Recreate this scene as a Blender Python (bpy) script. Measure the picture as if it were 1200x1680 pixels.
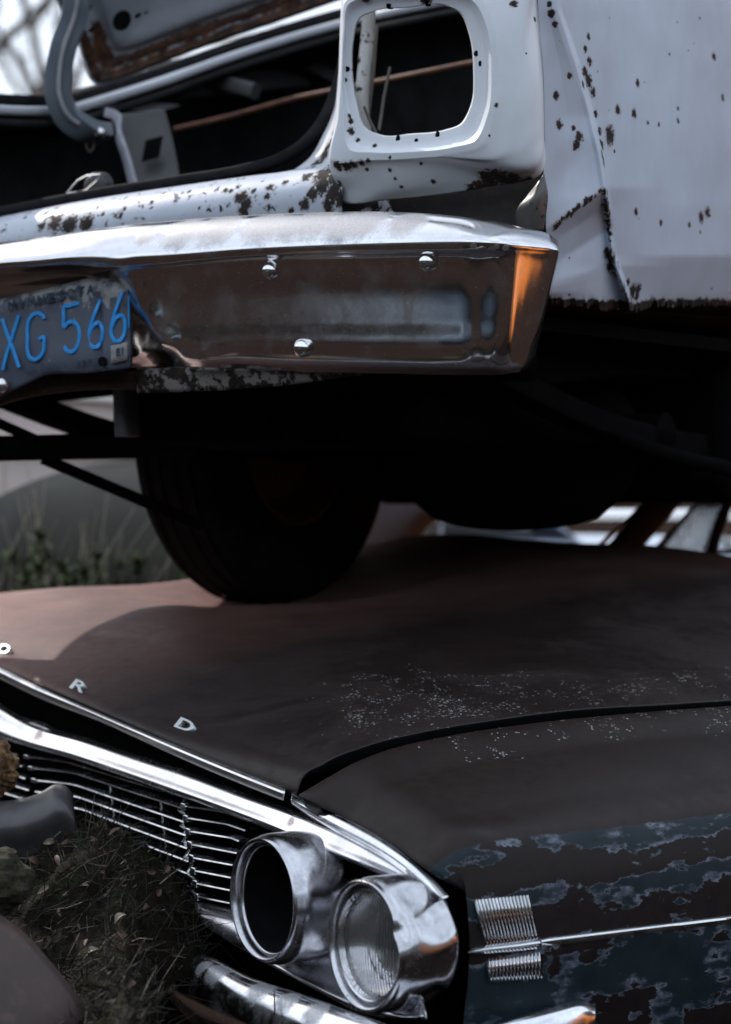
import bpy, bmesh, math, random
import numpy as np
from mathutils import Vector, Matrix, noise as mnoise

for o in list(bpy.data.objects):
    bpy.data.objects.remove(o)
SC = bpy.context.scene
COL = SC.collection
random.seed(7)
rng = np.random.default_rng(7)

# ------------------------------------------------------------------ camera
CAMZ = 1.35
FPX = 4250.0          # 85 mm on a 24 mm wide portrait frame, counted on a 1200 px wide picture
cam_d = bpy.data.cameras.new('camera')
cam = bpy.data.objects.new('camera', cam_d)
COL.objects.link(cam)
cam.location = (0, 0, CAMZ)
cam.rotation_euler = (math.radians(90), 0, 0)
cam_d.sensor_fit = 'HORIZONTAL'
cam_d.sensor_width = 24.0
cam_d.lens = 85.0
cam_d.clip_start = 0.1
cam_d.clip_end = 2000
cam_d.dof.use_dof = True
cam_d.dof.focus_distance = 3.98
cam_d.dof.aperture_fstop = 3.2
cam_d.dof.aperture_blades = 9
SC.camera = cam

# ------------------------------------------------------------------ sky, sun, exposure
SUN_EL, SUN_AZ = 35.0, -37.0         # azimuth counted from +Y towards +X
world = bpy.data.worlds.new('World')
SC.world = world
world.use_nodes = True
wt = world.node_tree
wt.nodes.clear()
sky = wt.nodes.new('ShaderNodeTexSky')
sky.sky_type = 'NISHITA'
sky.sun_disc = False
sky.sun_elevation = math.radians(SUN_EL)
sky.sun_rotation = math.radians(SUN_AZ)
sky.air_density = 1.0
sky.dust_density = 2.5
sky.ozone_density = 1.0
bg = wt.nodes.new('ShaderNodeBackground')
bg.inputs['Strength'].default_value = 0.10
wo = wt.nodes.new('ShaderNodeOutputWorld')
tcw = wt.nodes.new('ShaderNodeTexCoord')
nzw = wt.nodes.new('ShaderNodeTexNoise')
nzw.inputs['Scale'].default_value = 2.6
nzw.inputs['Detail'].default_value = 8
nzw.inputs['Roughness'].default_value = 0.55
crw = wt.nodes.new('ShaderNodeMapRange')
crw.inputs['From Min'].default_value = 0.36
crw.inputs['From Max'].default_value = 0.60
crw.inputs['To Min'].default_value = 0.50
crw.inputs['To Max'].default_value = 0.90
mxw = wt.nodes.new('ShaderNodeMix')
mxw.data_type = 'RGBA'
mxw.inputs['B'].default_value = (15.8, 17.8, 20.6, 1)     # thin bright cloud
wt.links.new(tcw.outputs['Generated'], nzw.inputs['Vector'])
wt.links.new(nzw.outputs['Fac'], crw.inputs['Value'])
wt.links.new(crw.outputs['Result'], mxw.inputs['Factor'])
wt.links.new(sky.outputs['Color'], mxw.inputs['A'])
wt.links.new(mxw.outputs['Result'], bg.inputs['Color'])
wt.links.new(bg.outputs['Background'], wo.inputs['Surface'])

sun_d = bpy.data.lights.new('sun', 'SUN')
sun_d.energy = 5.0
sun_d.angle = math.radians(0.53)
sun_d.color = (1.0, 0.93, 0.86)
sun = bpy.data.objects.new('sun', sun_d)
COL.objects.link(sun)
_el, _az = math.radians(SUN_EL), math.radians(SUN_AZ)
SUNV = Vector((math.sin(_az) * math.cos(_el), math.cos(_az) * math.cos(_el), math.sin(_el)))
sun.rotation_euler = SUNV.to_track_quat('Z', 'Y').to_euler()

SC.view_settings.view_transform = 'Standard'
SC.view_settings.look = 'None'
SC.view_settings.exposure = -0.20
SC.view_settings.gamma = 1.0
SC.view_settings.use_curve_mapping = False
SC.cycles.use_denoising = True
SC.cycles.max_bounces = 5
SC.cycles.use_adaptive_sampling = True
SC.cycles.adaptive_threshold = 0.02
SC.cycles.glossy_bounces = 4
SC.cycles.transmission_bounces = 6
SC.cycles.caustics_reflective = False
SC.cycles.caustics_refractive = False
SC.cycles.sample_clamp_indirect = 6.0

# ------------------------------------------------------------------ frames of the two wrecks
A34 = math.radians(34)
sA, cA = math.sin(A34), math.cos(A34)
C = np.array([0, 0, CAMZ])
def ray(px, py): return np.array([(px - 600) / FPX, 1.0, (840 - py) / FPX])
def at(px, py, d): return C + ray(px, py) * d
# white car on top: FU points to its nose, LU across it; q metres ahead of the bumper, a metres in from the side
FU, LU = np.array([sA, cA, 0]), np.array([-cA, sA, 0])
UC = np.array([0.2845, 3.9, 0])
CR, CS = UC @ FU, UC @ LU
def R(px, py, q):
    r = ray(px, py); return C + r * ((CR + q) / (r @ FU))
def US(px, py, v):
    r = ray(px, py); return C + r * ((CS + v) / (r @ LU))
def Uc(a, q, z): return UC + LU * a + FU * q + np.array([0, 0, z])
# brown car below: SV points to its tail, LV across it; u metres behind its nose, t metres in from the near side
SV, LV = np.array([cA, sA, 0]), np.array([-sA, cA, 0])
LC = np.array([0.10, 3.55, 0])
CF, CL = LC @ SV, LC @ LV
def F(px, py, u):
    r = ray(px, py); return C + r * ((CF + u) / (r @ SV))
def S(px, py, v):
    r = ray(px, py); return C + r * ((CL + v) / (r @ LV))
def Lc(t, u, z): return LC + LV * t + SV * u + np.array([0, 0, z])
Z = np.array([0, 0, 1.0])

# ------------------------------------------------------------------ mesh helpers
def hermite(P, tv, tt):
    P = np.asarray(P, float); n = len(P)
    tv = np.asarray(tv, float)
    if n == 2:
        w = ((tt - tv[0]) / (tv[1] - tv[0]))[:, None]
        return P[0] * (1 - w) + P[1] * w
    dt = np.diff(tv)
    sl = np.diff(P, axis=0) / dt[:, None]
    m = np.zeros_like(P)
    m[1:-1] = (sl[:-1] * dt[1:, None] + sl[1:] * dt[:-1, None]) / (dt[:-1] + dt[1:])[:, None]
    m[0], m[-1] = sl[0], sl[-1]
    i = np.clip(np.searchsorted(tv, tt, side='right') - 1, 0, n - 2)
    h = dt[i][:, None]; x = ((tt - tv[i]) / dt[i])[:, None]
    return ((2*x**3 - 3*x**2 + 1) * P[i] + (x**3 - 2*x**2 + x) * h * m[i]
            + (-2*x**3 + 3*x**2) * P[i+1] + (x**3 - x**2) * h * m[i+1])
def chord(P):
    d = np.linalg.norm(np.diff(P, axis=0), axis=1)
    return np.concatenate([[0], np.cumsum(np.maximum(d, 1e-5))])
def curve(pts, n, cyc=False):
    P = np.asarray(pts, float)
    if cyc:
        k = len(P); Q = np.vstack([P[-2:], P, P[:3]]); tv = chord(Q)
        tt = np.linspace(tv[2], tv[2 + k], n, endpoint=False)
        return hermite(Q, tv, tt)
    tv = chord(P)
    return hermite(P, tv, np.linspace(0, tv[-1], n))
def grid(rows, nr, nc, cyc=False):
    """rows: R lists of M points -> smooth (nr, nc, 3) net through them"""
    A = np.array([[np.asarray(p, float) for p in r] for r in rows])
    Rn, M, _ = A.shape
    tvr = np.zeros(Rn)
    tvr[1:] = np.cumsum(np.maximum(np.linalg.norm(np.diff(A, axis=0), axis=2).mean(1), 1e-5))
    B = hermite(A.reshape(Rn, -1), tvr, np.linspace(0, tvr[-1], nr)).reshape(nr, M, 3)
    if cyc: B2 = np.concatenate([B[:, -2:], B, B[:, :3]], axis=1)
    else: B2 = B
    tvc = np.zeros(B2.shape[1])
    tvc[1:] = np.cumsum(np.maximum(np.linalg.norm(np.diff(B2, axis=1), axis=2).mean(0), 1e-5))
    if cyc: tt = np.linspace(tvc[2], tvc[2 + M], nc, endpoint=False)
    else: tt = np.linspace(0, tvc[-1], nc)
    G = hermite(B2.transpose(1, 0, 2).reshape(B2.shape[1], -1), tvc, tt).reshape(nc, nr, 3).transpose(1, 0, 2)
    return G
def link(name, me, mat, parent=None, thick=0, smooth=True, angle=38, bevel=0):
    if smooth:
        me.polygons.foreach_set('use_smooth', [True] * len(me.polygons))
        me.set_sharp_from_angle(angle=math.radians(angle))
    o = bpy.data.objects.new(name, me)
    COL.objects.link(o)
    if mat is not None: me.materials.append(mat)
    if parent is not None:
        o.parent = parent
        o.matrix_parent_inverse = Matrix.Translation(-Vector(parent.get('_base', (0, 0, 0))))
    if bevel:
        b = o.modifiers.new('bevel', 'BEVEL'); b.width = bevel; b.segments = 2; b.limit_method = 'ANGLE'
    if thick:
        s = o.modifiers.new('sheet', 'SOLIDIFY'); s.thickness = thick; s.offset = 0
    return o
def mesh(name, V, Fc):
    me = bpy.data.meshes.new(name)
    me.from_pydata([tuple(map(float, v)) for v in V], [], Fc)
    me.update()
    return me
def grid_faces(nr, nc, cyc=False, off=0):
    f = []
    m = nc if cyc else nc - 1
    for i in range(nr - 1):
        for j in range(m):
            k = (j + 1) % nc
            f.append((off + i*nc + j, off + i*nc + k, off + (i+1)*nc + k, off + (i+1)*nc + j))
    return f
def sheet(name, rows, nr, nc, mat, parent=None, cyc=False, thick=0.0012, fn=None, attr=None, angle=38, G=None):
    if G is None: G = grid(rows, nr, nc, cyc)
    nr, nc = G.shape[:2]
    if fn is not None: G = fn(G)
    me = mesh(name, G.reshape(-1, 3), grid_faces(nr, nc, cyc))
    if attr:
        for k, vals in attr.items():
            a = me.attributes.new(k, 'FLOAT', 'POINT')
            a.data.foreach_set('value', np.asarray(vals(G), np.float32).reshape(-1))
    return link(name, me, mat, parent, thick=thick, angle=angle)
class MB:
    def __init__(s): s.V, s.F = [], []
    def add(s, V, Fc):
        o = len(s.V); s.V += [tuple(map(float, v)) for v in V]; s.F += [tuple(i + o for i in f) for f in Fc]; return s
    def sweep(s, path, prof, up=Z, closed=True, caps=True):
        """prof: list of (side, up) or function of i -> list"""
        P = np.asarray(path, float); n = len(P)
        T = np.gradient(P, axis=0); T /= np.linalg.norm(T, axis=1)[:, None]
        V = []; k = None
        for i in range(n):
            sd = np.cross(T[i], up); sd /= max(np.linalg.norm(sd), 1e-6); uu = np.cross(sd, T[i])
            pr = prof(i / (n - 1)) if callable(prof) else prof
            k = len(pr)
            for (x, y) in pr: V.append(P[i] + sd * x + uu * y)
        Fc = grid_faces(n, k, closed)
        if caps and closed: Fc += [tuple(range(k))[::-1], tuple((n-1)*k + j for j in range(k))]
        return s.add(V, Fc)
    def tube(s, path, r, k=10, up=Z, caps=True):
        def prof(w):
            rr = r(w) if callable(r) else r
            return [(rr * math.cos(2*math.pi*j/k), rr * math.sin(2*math.pi*j/k)) for j in range(k)]
        return s.sweep(path, prof, up, True, caps)
    def box(s, c, ax, ay, az):
        c, ax, ay, az = map(lambda v: np.asarray(v, float), (c, ax, ay, az))
        V = [c + ax*i + ay*j + az*k for i in (-1, 1) for j in (-1, 1) for k in (-1, 1)]
        return s.add(V, [(0,1,3,2), (4,6,7,5), (0,4,5,1), (2,3,7,6), (0,2,6,4), (1,5,7,3)])
    def revolve(s, c, axis, prof, n=40, up=Z, full=2*math.pi):
        """prof: list of (along axis, radius)"""
        axis = np.asarray(axis, float); axis = axis / np.linalg.norm(axis)
        e1 = np.cross(axis, up); e1 /= np.linalg.norm(e1); e2 = np.cross(e1, axis)
        V = []
        for (h, r) in prof:
            for j in range(n):
                a = full * j / n
                V.append(np.asarray(c) + axis*h + e1*r*math.cos(a) + e2*r*math.sin(a))
        return s.add(V, grid_faces(len(prof), n, True))
    def build(s, name, mat, parent=None, **kw):
        return link(name, mesh(name, s.V, s.F), mat, parent, **kw)
def rrect(w, h, r=0.3, k=3):
    """rounded rectangle profile, full width w, height h"""
    rr = min(w, h) * r; out = []
    for cx, cy, a0 in ((w/2-rr, h/2-rr, 0), (-w/2+rr, h/2-rr, 90), (-w/2+rr, -h/2+rr, 180), (w/2-rr, -h/2+rr, 270)):
        for j in range(k + 1):
            a = math.radians(a0 + 90*j/k); out.append((cx + rr*math.cos(a), cy + rr*math.sin(a)))
    return out
def thing(name, label, cat, base=(0, 0, 0), group=None):
    o = bpy.data.objects.new(name, None)
    COL.objects.link(o)
    o.location = base; o['_base'] = tuple(map(float, base))
    o.empty_display_size = 0.1
    o['label'] = label; o['category'] = cat
    if group: o['group'] = group
    return o
def tag(o, label=None, cat=None, group=None, kind=None):
    if label: o['label'] = label
    if cat: o['category'] = cat
    if group: o['group'] = group
    if kind: o['kind'] = kind
    return o
def text_mesh(txt, extrude=0.0, bevel=0.0, res=4):
    cu = bpy.data.curves.new('lettering', 'FONT')
    cu.body = txt; cu.size = 1.0; cu.extrude = extrude; cu.bevel_depth = bevel; cu.resolution_u = res
    cu.align_x = 'LEFT'
    ob = bpy.data.objects.new('lettering', cu)
    COL.objects.link(ob)
    dg = bpy.context.evaluated_depsgraph_get()
    me = bpy.data.meshes.new_from_object(ob.evaluated_get(dg))
    bpy.data.objects.remove(ob)
    V = np.zeros(len(me.vertices) * 3); me.vertices.foreach_get('co', V)
    return me, V.reshape(-1, 3)

# ------------------------------------------------------------------ materials
class NT:
    def __init__(s, name):
        s.m = bpy.data.materials.new(name); s.m.use_nodes = True
        s.t = s.m.node_tree; s.b = s.t.nodes['Principled BSDF']
        s._pos = None
    def n(s, typ, ins=None, out=0, **props):
        nd = s.t.nodes.new(typ)
        for k, v in props.items(): setattr(nd, k, v)
        for k, v in (ins or {}).items(): s.set(nd.inputs[k], v)
        return nd.outputs[out]
    def set(s, sock, v):
        if isinstance(v, bpy.types.NodeSocket): s.t.links.new(v, sock)
        elif isinstance(v, (tuple, list)) and sock.type == 'RGBA' and len(v) == 3: sock.default_value = (*v, 1)
        else: sock.default_value = v
    def pos(s):
        if s._pos is None: s._pos = s.n('ShaderNodeNewGeometry')
        return s._pos
    def noise(s, scale, detail=5, rough=0.6, vec=None, dist=0.0, out=0, lac=2.0):
        return s.n('ShaderNodeTexNoise', {'Vector': vec or s.pos(), 'Scale': scale, 'Detail': detail, 'Roughness': rough, 'Distortion': dist, 'Lacunarity': lac}, out)
    def stretch(s, sc, rot=(0, 0, 0)):
        return s.n('ShaderNodeMapping', {'Vector': s.pos(), 'Scale': sc, 'Rotation': rot})
    def vor(s, scale, vec=None, feature='F1', out='Distance', rnd=1.0):
        nd = s.t.nodes.new('ShaderNodeTexVoronoi'); nd.feature = feature
        s.set(nd.inputs['Vector'], vec or s.pos()); s.set(nd.inputs['Scale'], scale); s.set(nd.inputs['Randomness'], rnd)
        return nd.outputs[out]
    def math(s, op, a, b=0.0, c=0.0, clamp=False):
        nd = s.t.nodes.new('ShaderNodeMath'); nd.operation = op; nd.use_clamp = clamp
        s.set(nd.inputs[0], a); s.set(nd.inputs[1], b)
        if op in ('MULTIPLY_ADD',): s.set(nd.inputs[2], c)
        return nd.outputs[0]
    def ramp(s, v, a, b, lo=0.0, hi=1.0):
        return s.n('ShaderNodeMapRange', {'Value': v, 'From Min': a, 'From Max': b, 'To Min': lo, 'To Max': hi})
    def mix(s, f, a, b):
        nd = s.t.nodes.new('ShaderNodeMix'); nd.data_type = 'RGBA'
        s.set(nd.inputs['Factor'], f); s.set(nd.inputs['A'], a); s.set(nd.inputs['B'], b)
        return nd.outputs['Result']
    def attr(s, name): return s.n('ShaderNodeAttribute', out='Fac', attribute_name=name)
    def bump(s, h, strength=0.3, dist=0.002, normal=None):
        ins = {'Height': h, 'Strength': strength, 'Distance': dist}
        if normal is not None: ins['Normal'] = normal
        return s.n('ShaderNodeBump', ins)
    def blobs(s, pts):
        """largest of (1 - distance / radius) over the listed world points"""
        best = None
        for (p, r) in pts:
            d = s.n('ShaderNodeVectorMath', {0: s.pos(), 1: tuple(map(float, p))}, out='Value', operation='DISTANCE')
            e = s.math('MULTIPLY_ADD', d, -1.0 / r, 1.0)
            best = e if best is None else s.math('MAXIMUM', best, e)
        return best
    def out(s, color=None, rough=None, metal=None, normal=None, spec=None, **kw):
        for k, v in (('Base Color', color), ('Roughness', rough), ('Metallic', metal), ('Normal', normal), ('Specular IOR Level', spec)):
            if v is not None: s.set(s.b.inputs[k], v)
        for k, v in kw.items(): s.set(s.b.inputs[k], v)
        return s.m

RUST_DK, RUST_BR, RUST_OR = (0.012, 0.0085, 0.007), (0.055, 0.026, 0.015), (0.20, 0.075, 0.028)
def m_plain(name, col, rough=0.6, metal=0.0, var=0.25, scale=30, bump=0.15, spec=.5):
    k = NT(name); n = k.noise(scale)
    c2 = tuple(c * (1 - var) for c in col); c1 = tuple(min(1, c * (1 + var)) for c in col)
    return k.out(k.mix(k.ramp(n, .3, .7), c2, c1), rough, metal, k.bump(k.noise(scale * 6), bump, 0.001), spec)
def m_white(name, blobs=(), base=(0.66, 0.68, 0.74), chips=0.5, edge=None, rusty=0.0, smear=0.12):
    """old white paint, chipped to dark rust in spots of their own shape"""
    k = NT(name)
    rag = k.noise(75, 7, .72)
    fine = k.noise(260, 4, .6)
    big = k.noise(6, 4, .6)
    # scattered chips: only in some cells, of all sizes
    vd = k.vor(26); vc = k.n('ShaderNodeSeparateColor', {0: k.vor(26, out='Color')})
    cell = k.math('MULTIPLY', k.ramp(vc, 1 - chips * .30, 1.0), k.ramp(big, .42, .60))
    size = k.math('MULTIPLY', cell, .17)
    chip = k.math('SUBTRACT', size, k.math('ADD', vd, k.math('MULTIPLY', k.math('SUBTRACT', rag, .5), .20)))
    chip = k.ramp(chip, -.004, .012)
    vd2 = k.vor(85); vc2 = k.n('ShaderNodeSeparateColor', {0: k.vor(85, out='Color')})
    ch2 = k.math('SUBTRACT', k.math('MULTIPLY', k.math('MULTIPLY', k.ramp(vc2, 1 - chips * .12, 1.0), k.ramp(big, .45, .58)), .30), k.math('ADD', vd2, k.math('MULTIPLY', k.math('SUBTRACT', fine, .5), .25)))
    chip = k.math('MAXIMUM', chip, k.ramp(ch2, -.01, .02))
    if rusty:
        rn = k.noise(k.ramp(big, 0, 1, 38, 38), 8, .74)
        chip = k.math('MAXIMUM', chip, k.ramp(rn, .70 - rusty * .26, .712 - rusty * .26))
    if blobs:
        b = k.blobs(blobs)
        b = k.math('ADD', b, k.math('MULTIPLY', k.math('SUBTRACT', k.noise(150, 6, .75), .5), 2.3))
        b = k.math('ADD', b, k.math('MULTIPLY', k.math('SUBTRACT', rag, .5), 1.0))
        chip = k.math('MAXIMUM', chip, k.ramp(b, .16, .26))
    if edge:
        e = k.math('ADD', k.attr(edge), k.math('MULTIPLY', k.math('SUBTRACT', rag, .5), .9))
        chip = k.math('MAXIMUM', chip, k.ramp(e, .47, .53))
    soft = k.ramp(k.noise(9, 6, .65), .35, .75)
    dirt = k.ramp(k.noise(3.0, 6, .7, vec=k.stretch((1, 1, .35))), .40, .78, 0, smear)
    paint = k.mix(soft, base, tuple(c * .90 for c in base))
    paint = k.mix(dirt, paint, (0.16, 0.14, 0.12))
    halo = None
    if blobs:
        hb = k.math('ADD', k.blobs(blobs), k.math('MULTIPLY', k.math('SUBTRACT', k.noise(60, 5, .7), .5), 1.6))
        halo = k.ramp(hb, -.25, .5, 0, .45)
        paint = k.mix(halo, paint, (0.26, 0.17, 0.11))
    rust = k.mix(k.ramp(k.noise(55, 5, .7), .50, .68), RUST_DK, RUST_BR)
    rust = k.mix(k.ramp(k.noise(33, 5, .7), .64, .74), rust, RUST_OR)
    col = k.mix(chip, paint, rust)
    h = k.math('ADD', k.math('MULTIPLY', k.math('SUBTRACT', 1.0, chip), .6), k.math('MULTIPLY', k.math('MULTIPLY', fine, chip), .6))
    nb = k.bump(k.noise(7, 3, .5), .10, .02)
    return k.out(col, k.ramp(chip, 0, 1, .38, .85), 0.0, k.bump(h, .35, .0012, nb), .45)
def m_chrome(name, tint=(0.78, 0.79, 0.81), rough=0.07, dust=(), grime=0.35, pits=0.5, dustcol=(0.20, 0.19, 0.19), wave=0.0):
    k = NT(name)
    n1, n2, fine = k.noise(14, 6, .68), k.noise(60, 5, .7), k.noise(420, 3, .6)
    g = k.ramp(n1, .48, .80, 0, grime)
    sc = k.noise(1.0, 5, .7, vec=k.stretch((300, 40, 260)))
    pit = k.math('MULTIPLY', k.ramp(k.math('ADD', fine, k.math('MULTIPLY', n2, .35)), .87 - pits * .03, .92 - pits * .03), .8)
    if dust:
        d = k.math('ADD', k.blobs(dust), k.math('MULTIPLY', k.math('SUBTRACT', n2, .5), .9))
        d = k.math('MULTIPLY', k.ramp(d, .02, .45, 0, .75), k.ramp(k.math('ADD', fine, k.math('MULTIPLY', sc, .5)), .45, .95, .35, 1))
        g = k.math('MAXIMUM', g, d)
    f = k.math('MAXIMUM', g, pit, clamp=True)
    col = k.mix(f, tint, dustcol)
    met = k.ramp(f, 0, 1, 1.0, .25)
    rg = k.math('ADD', k.ramp(f, 0, 1, rough, .5), k.ramp(sc, .45, .8, 0, .08))
    nrm = k.bump(k.noise(9, 3, .5), .06 + wave, .012)
    return k.out(col, rg, met, k.bump(k.math('ADD', fine, n2), .03, .0006, nrm))
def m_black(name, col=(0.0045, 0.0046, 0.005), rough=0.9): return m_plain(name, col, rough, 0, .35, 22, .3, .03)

M = {}
M['chrome'] = m_chrome('chrome trim')
M['chrome_dull'] = m_chrome('dull chrome', (0.62, 0.62, 0.64), .16, grime=.6, pits=1)
M['alu'] = m_chrome('bright anodised moulding', (0.80, 0.78, 0.77), .30, grime=.45)
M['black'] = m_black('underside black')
M['rubber'] = m_black('rubber weatherstrip', (0.016, 0.016, 0.018), .8)
M['tyre'] = m_black('tyre rubber', (0.014, 0.014, 0.015), .85)
M['inner'] = m_plain('trunk inner dark', (0.014, 0.015, 0.016), .85, 0, .5, 12, .4, .15)  # near-black base stands in for the shade inside the trunk
M['hole'] = m_black('dark hole', (0.006, 0.006, 0.007), .9)

def m_rust_body(name='rusted brown hood', base=(0.0130, 0.0082, 0.0075)):
    k = NT(name)
    a, b, c = k.noise(5, 7, .62), k.noise(38, 7, .7), k.noise(230, 4, .65)
    col = k.mix(k.ramp(a, .34, .68), base, (0.021, 0.0135, 0.0128))
    col = k.mix(k.ramp(b, .52, .74, 0, .55), col, (0.008, 0.006, 0.006))
    col = k.mix(k.ramp(k.noise(17, 6, .7), .60, .74, 0, .5), col, (0.032, 0.018, 0.0135))
    st = k.noise(3.2, 8, .66, dist=.6)
    col = k.mix(k.ramp(st, .50, .56, 0, .38), col, (0.030, 0.020, 0.019))
    col = k.mix(k.ramp(k.noise(2.1, 7, .7, dist=.8), .56, .70, 0, .5), col, (0.0075, 0.006, 0.006))
    pale = k.math('MULTIPLY', k.attr('faded'), k.ramp(k.noise(12, 6, .7), .25, .75, .55, 1))
    col = k.mix(pale, col, (0.37, 0.185, 0.155))  # pink paling: faded paint with the sunlit tone painted in
    # lichen flecks: small broken rings in patches
    vd = k.vor(210, vec=k.n('ShaderNodeVectorMath', {0: k.pos(), 1: k.n('ShaderNodeVectorMath', {0: k.noise(90, 3, .6, out=1), 1: (.012, .012, .012)}, operation='MULTIPLY')}, operation='ADD'))
    vc = k.n('ShaderNodeSeparateColor', {0: k.vor(210, out='Color')})
    ring = k.math('MULTIPLY', k.ramp(vd, .16, .24), k.ramp(vd, .46, .34))
    li = k.math('MULTIPLY', k.attr('lichen'), k.ramp(k.noise(17, 5, .78), .44, .64))
    keep = k.ramp(k.math('SUBTRACT', k.math('ADD', li, vc), 1.0), .12, .2)
    fl = k.math('MULTIPLY', ring, keep, clamp=True)
    col = k.mix(k.math('MULTIPLY', fl, .9), col, (0.36, 0.37, 0.36))
    sc = k.ramp(k.noise(1.0, 4, .7, vec=k.stretch((22, 260, 60), (0, 0, .5))), .66, .78, 0, .25)
    col = k.mix(sc, col, (0.14, 0.10, 0.09))
    return k.out(col, k.math('ADD', k.ramp(b, .3, .7, .40, .56), k.ramp(st, .4, .62, -.06, .12)), 0.0, k.bump(k.math('ADD', b, c), .3, .0014, k.bump(a, .10, .02)), .26)
M['hood'] = m_rust_body()
def m_fender():
    k = NT('teal and brown flaking fender paint')
    z1 = k.attr('side')
    w = k.stretch((.62, .62, 1.5))
    n = k.math('ADD', k.math('ADD', k.math('MULTIPLY', k.noise(13, 2, .5, vec=w), .62), k.math('MULTIPLY', k.noise(52, 6, .66, vec=w), .38)), k.attr('teal'))
    a, b, c = k.noise(5, 7, .62), k.noise(38, 7, .7), k.noise(230, 4, .65)
    brown = k.mix(k.ramp(b, .4, .7), (0.010, 0.0075, 0.0078), (0.017, 0.011, 0.011))
    top = k.mix(k.ramp(a, .34, .68), (0.0125, 0.0080, 0.0072), (0.0215, 0.0135, 0.0118))
    vd = k.vor(210); vc = k.n('ShaderNodeSeparateColor', {0: k.vor(210, out='Color')})
    keep = k.ramp(k.math('SUBTRACT', k.math('ADD', k.math('MULTIPLY', k.attr('lichen'), k.ramp(k.noise(17, 5, .78), .44, .64)), vc), 1.0), .12, .2)
    fl = k.math('MULTIPLY', k.math('MULTIPLY', k.ramp(vd, .16, .24), k.ramp(vd, .46, .34)), keep, clamp=True)
    top = k.mix(k.math('MULTIPLY', fl, .9), top, (0.36, 0.37, 0.36))
    teal = k.mix(k.ramp(k.noise(20, 5, .6), .35, .7), (0.009, 0.017, 0.023), (0.016, 0.027, 0.035))
    wd = k.ramp(k.noise(16, 3, .6), .42, .66, .022, .13)          # faded rim, wide in places and almost none in others
    rim = k.ramp(k.math('DIVIDE', k.math('SUBTRACT', n, .49), wd), 0.0, 1.0, 1.0, 0.0)
    rim = k.math('MULTIPLY', k.math('POWER', rim, 1.5), k.ramp(k.noise(110, 4, .7), .3, .62, .35, 1.0), clamp=True)
    teal = k.mix(rim, teal, k.mix(k.ramp(k.noise(30, 3, .6), .4, .6), (0.095, 0.118, 0.165), (0.25, 0.28, 0.34)))
    side = k.mix(k.ramp(n, .485, .495), brown, teal)
    spec = k.math('MULTIPLY', k.ramp(k.noise(150, 4, .7), .66, .70), k.ramp(k.noise(10, 3, .6), .5, .62, 0, .6))
    side = k.mix(spec, side, (0.10, 0.12, 0.15))
    zz = k.ramp(k.math('ADD', z1, k.math('MULTIPLY', k.math('SUBTRACT', b, .5), .5)), .45, .55)
    col = k.mix(zz, top, side)
    h = k.math('ADD', k.math('MULTIPLY', k.ramp(n, .49, .50), zz), k.math('MULTIPLY', k.math('ADD', b, c), .4))
    return k.out(col, k.ramp(b, .3, .7, .42, .6), 0.0, k.bump(h, .3, .0012), .2)
M['fender'] = m_fender()
def m_rusty(name, a=(0.05, 0.024, 0.016), b=(0.14, 0.06, 0.03), c=(0.02, 0.013, 0.011), sc=14, rough=.75):
    k = NT(name)
    n1, n2 = k.noise(sc, 7, .68), k.noise(sc * 4, 7, .7)
    col = k.mix(k.ramp(n1, .35, .65), a, c)
    col = k.mix(k.ramp(n2, .52, .72), col, b)
    return k.out(col, rough, 0, k.bump(n2, .5, .002))
M['rust'] = m_rusty('flaking rust')

# ================================================================== ground
def ground():
    k = NT('grass ground')
    a, b = k.noise(.7, 6, .65), k.noise(9, 6, .7)
    col = k.mix(k.ramp(a, .35, .65), (0.016, 0.0095, 0.0085), (0.028, 0.017, 0.015))
    col = k.mix(k.ramp(b, .45, .7), col, (0.022, 0.019, 0.012))
    m = k.out(col, 1.0, 0, k.bump(b, .6, .03), 0.0)
    n = 90; xs = np.sign(np.linspace(-1, 1, n)) * np.abs(np.linspace(-1, 1, n)) ** 3 * 900
    G = np.zeros((n, n, 3))
    for i in range(n):
        for j in range(n):
            x, y = xs[j], xs[i] + 6
            G[i, j] = (x, y, 0.05 * mnoise.noise((x * .35, y * .35, 0)) - .03)
    tag(sheet('ground', None, n, n, m, thick=0, G=G), kind='structure')
ground()

# ================================================================== white wreck on top
wc = thing('wrecked_car', 'white rust-chipped sedan with open trunk, stacked on the brown car', 'car', tuple(Uc(1.0, 1.3, 1.14)))
def on(G, lst, k=.00092):
    """stain centres: the points of net G that lie nearest to the listed spots"""
    P = G.reshape(-1, 3); X = 600 + FPX * P[:, 0] / P[:, 1]; Y = 840 - FPX * (P[:, 2] - CAMZ) / P[:, 1]
    return [(P[np.argmin((X - x) ** 2 + (Y - y) ** 2)], r * k) for x, y, r in lst]
def px_blobs(fn, lst): return [(fn(x, y), r * .00118) for (x, y, r) in lst]

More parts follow.
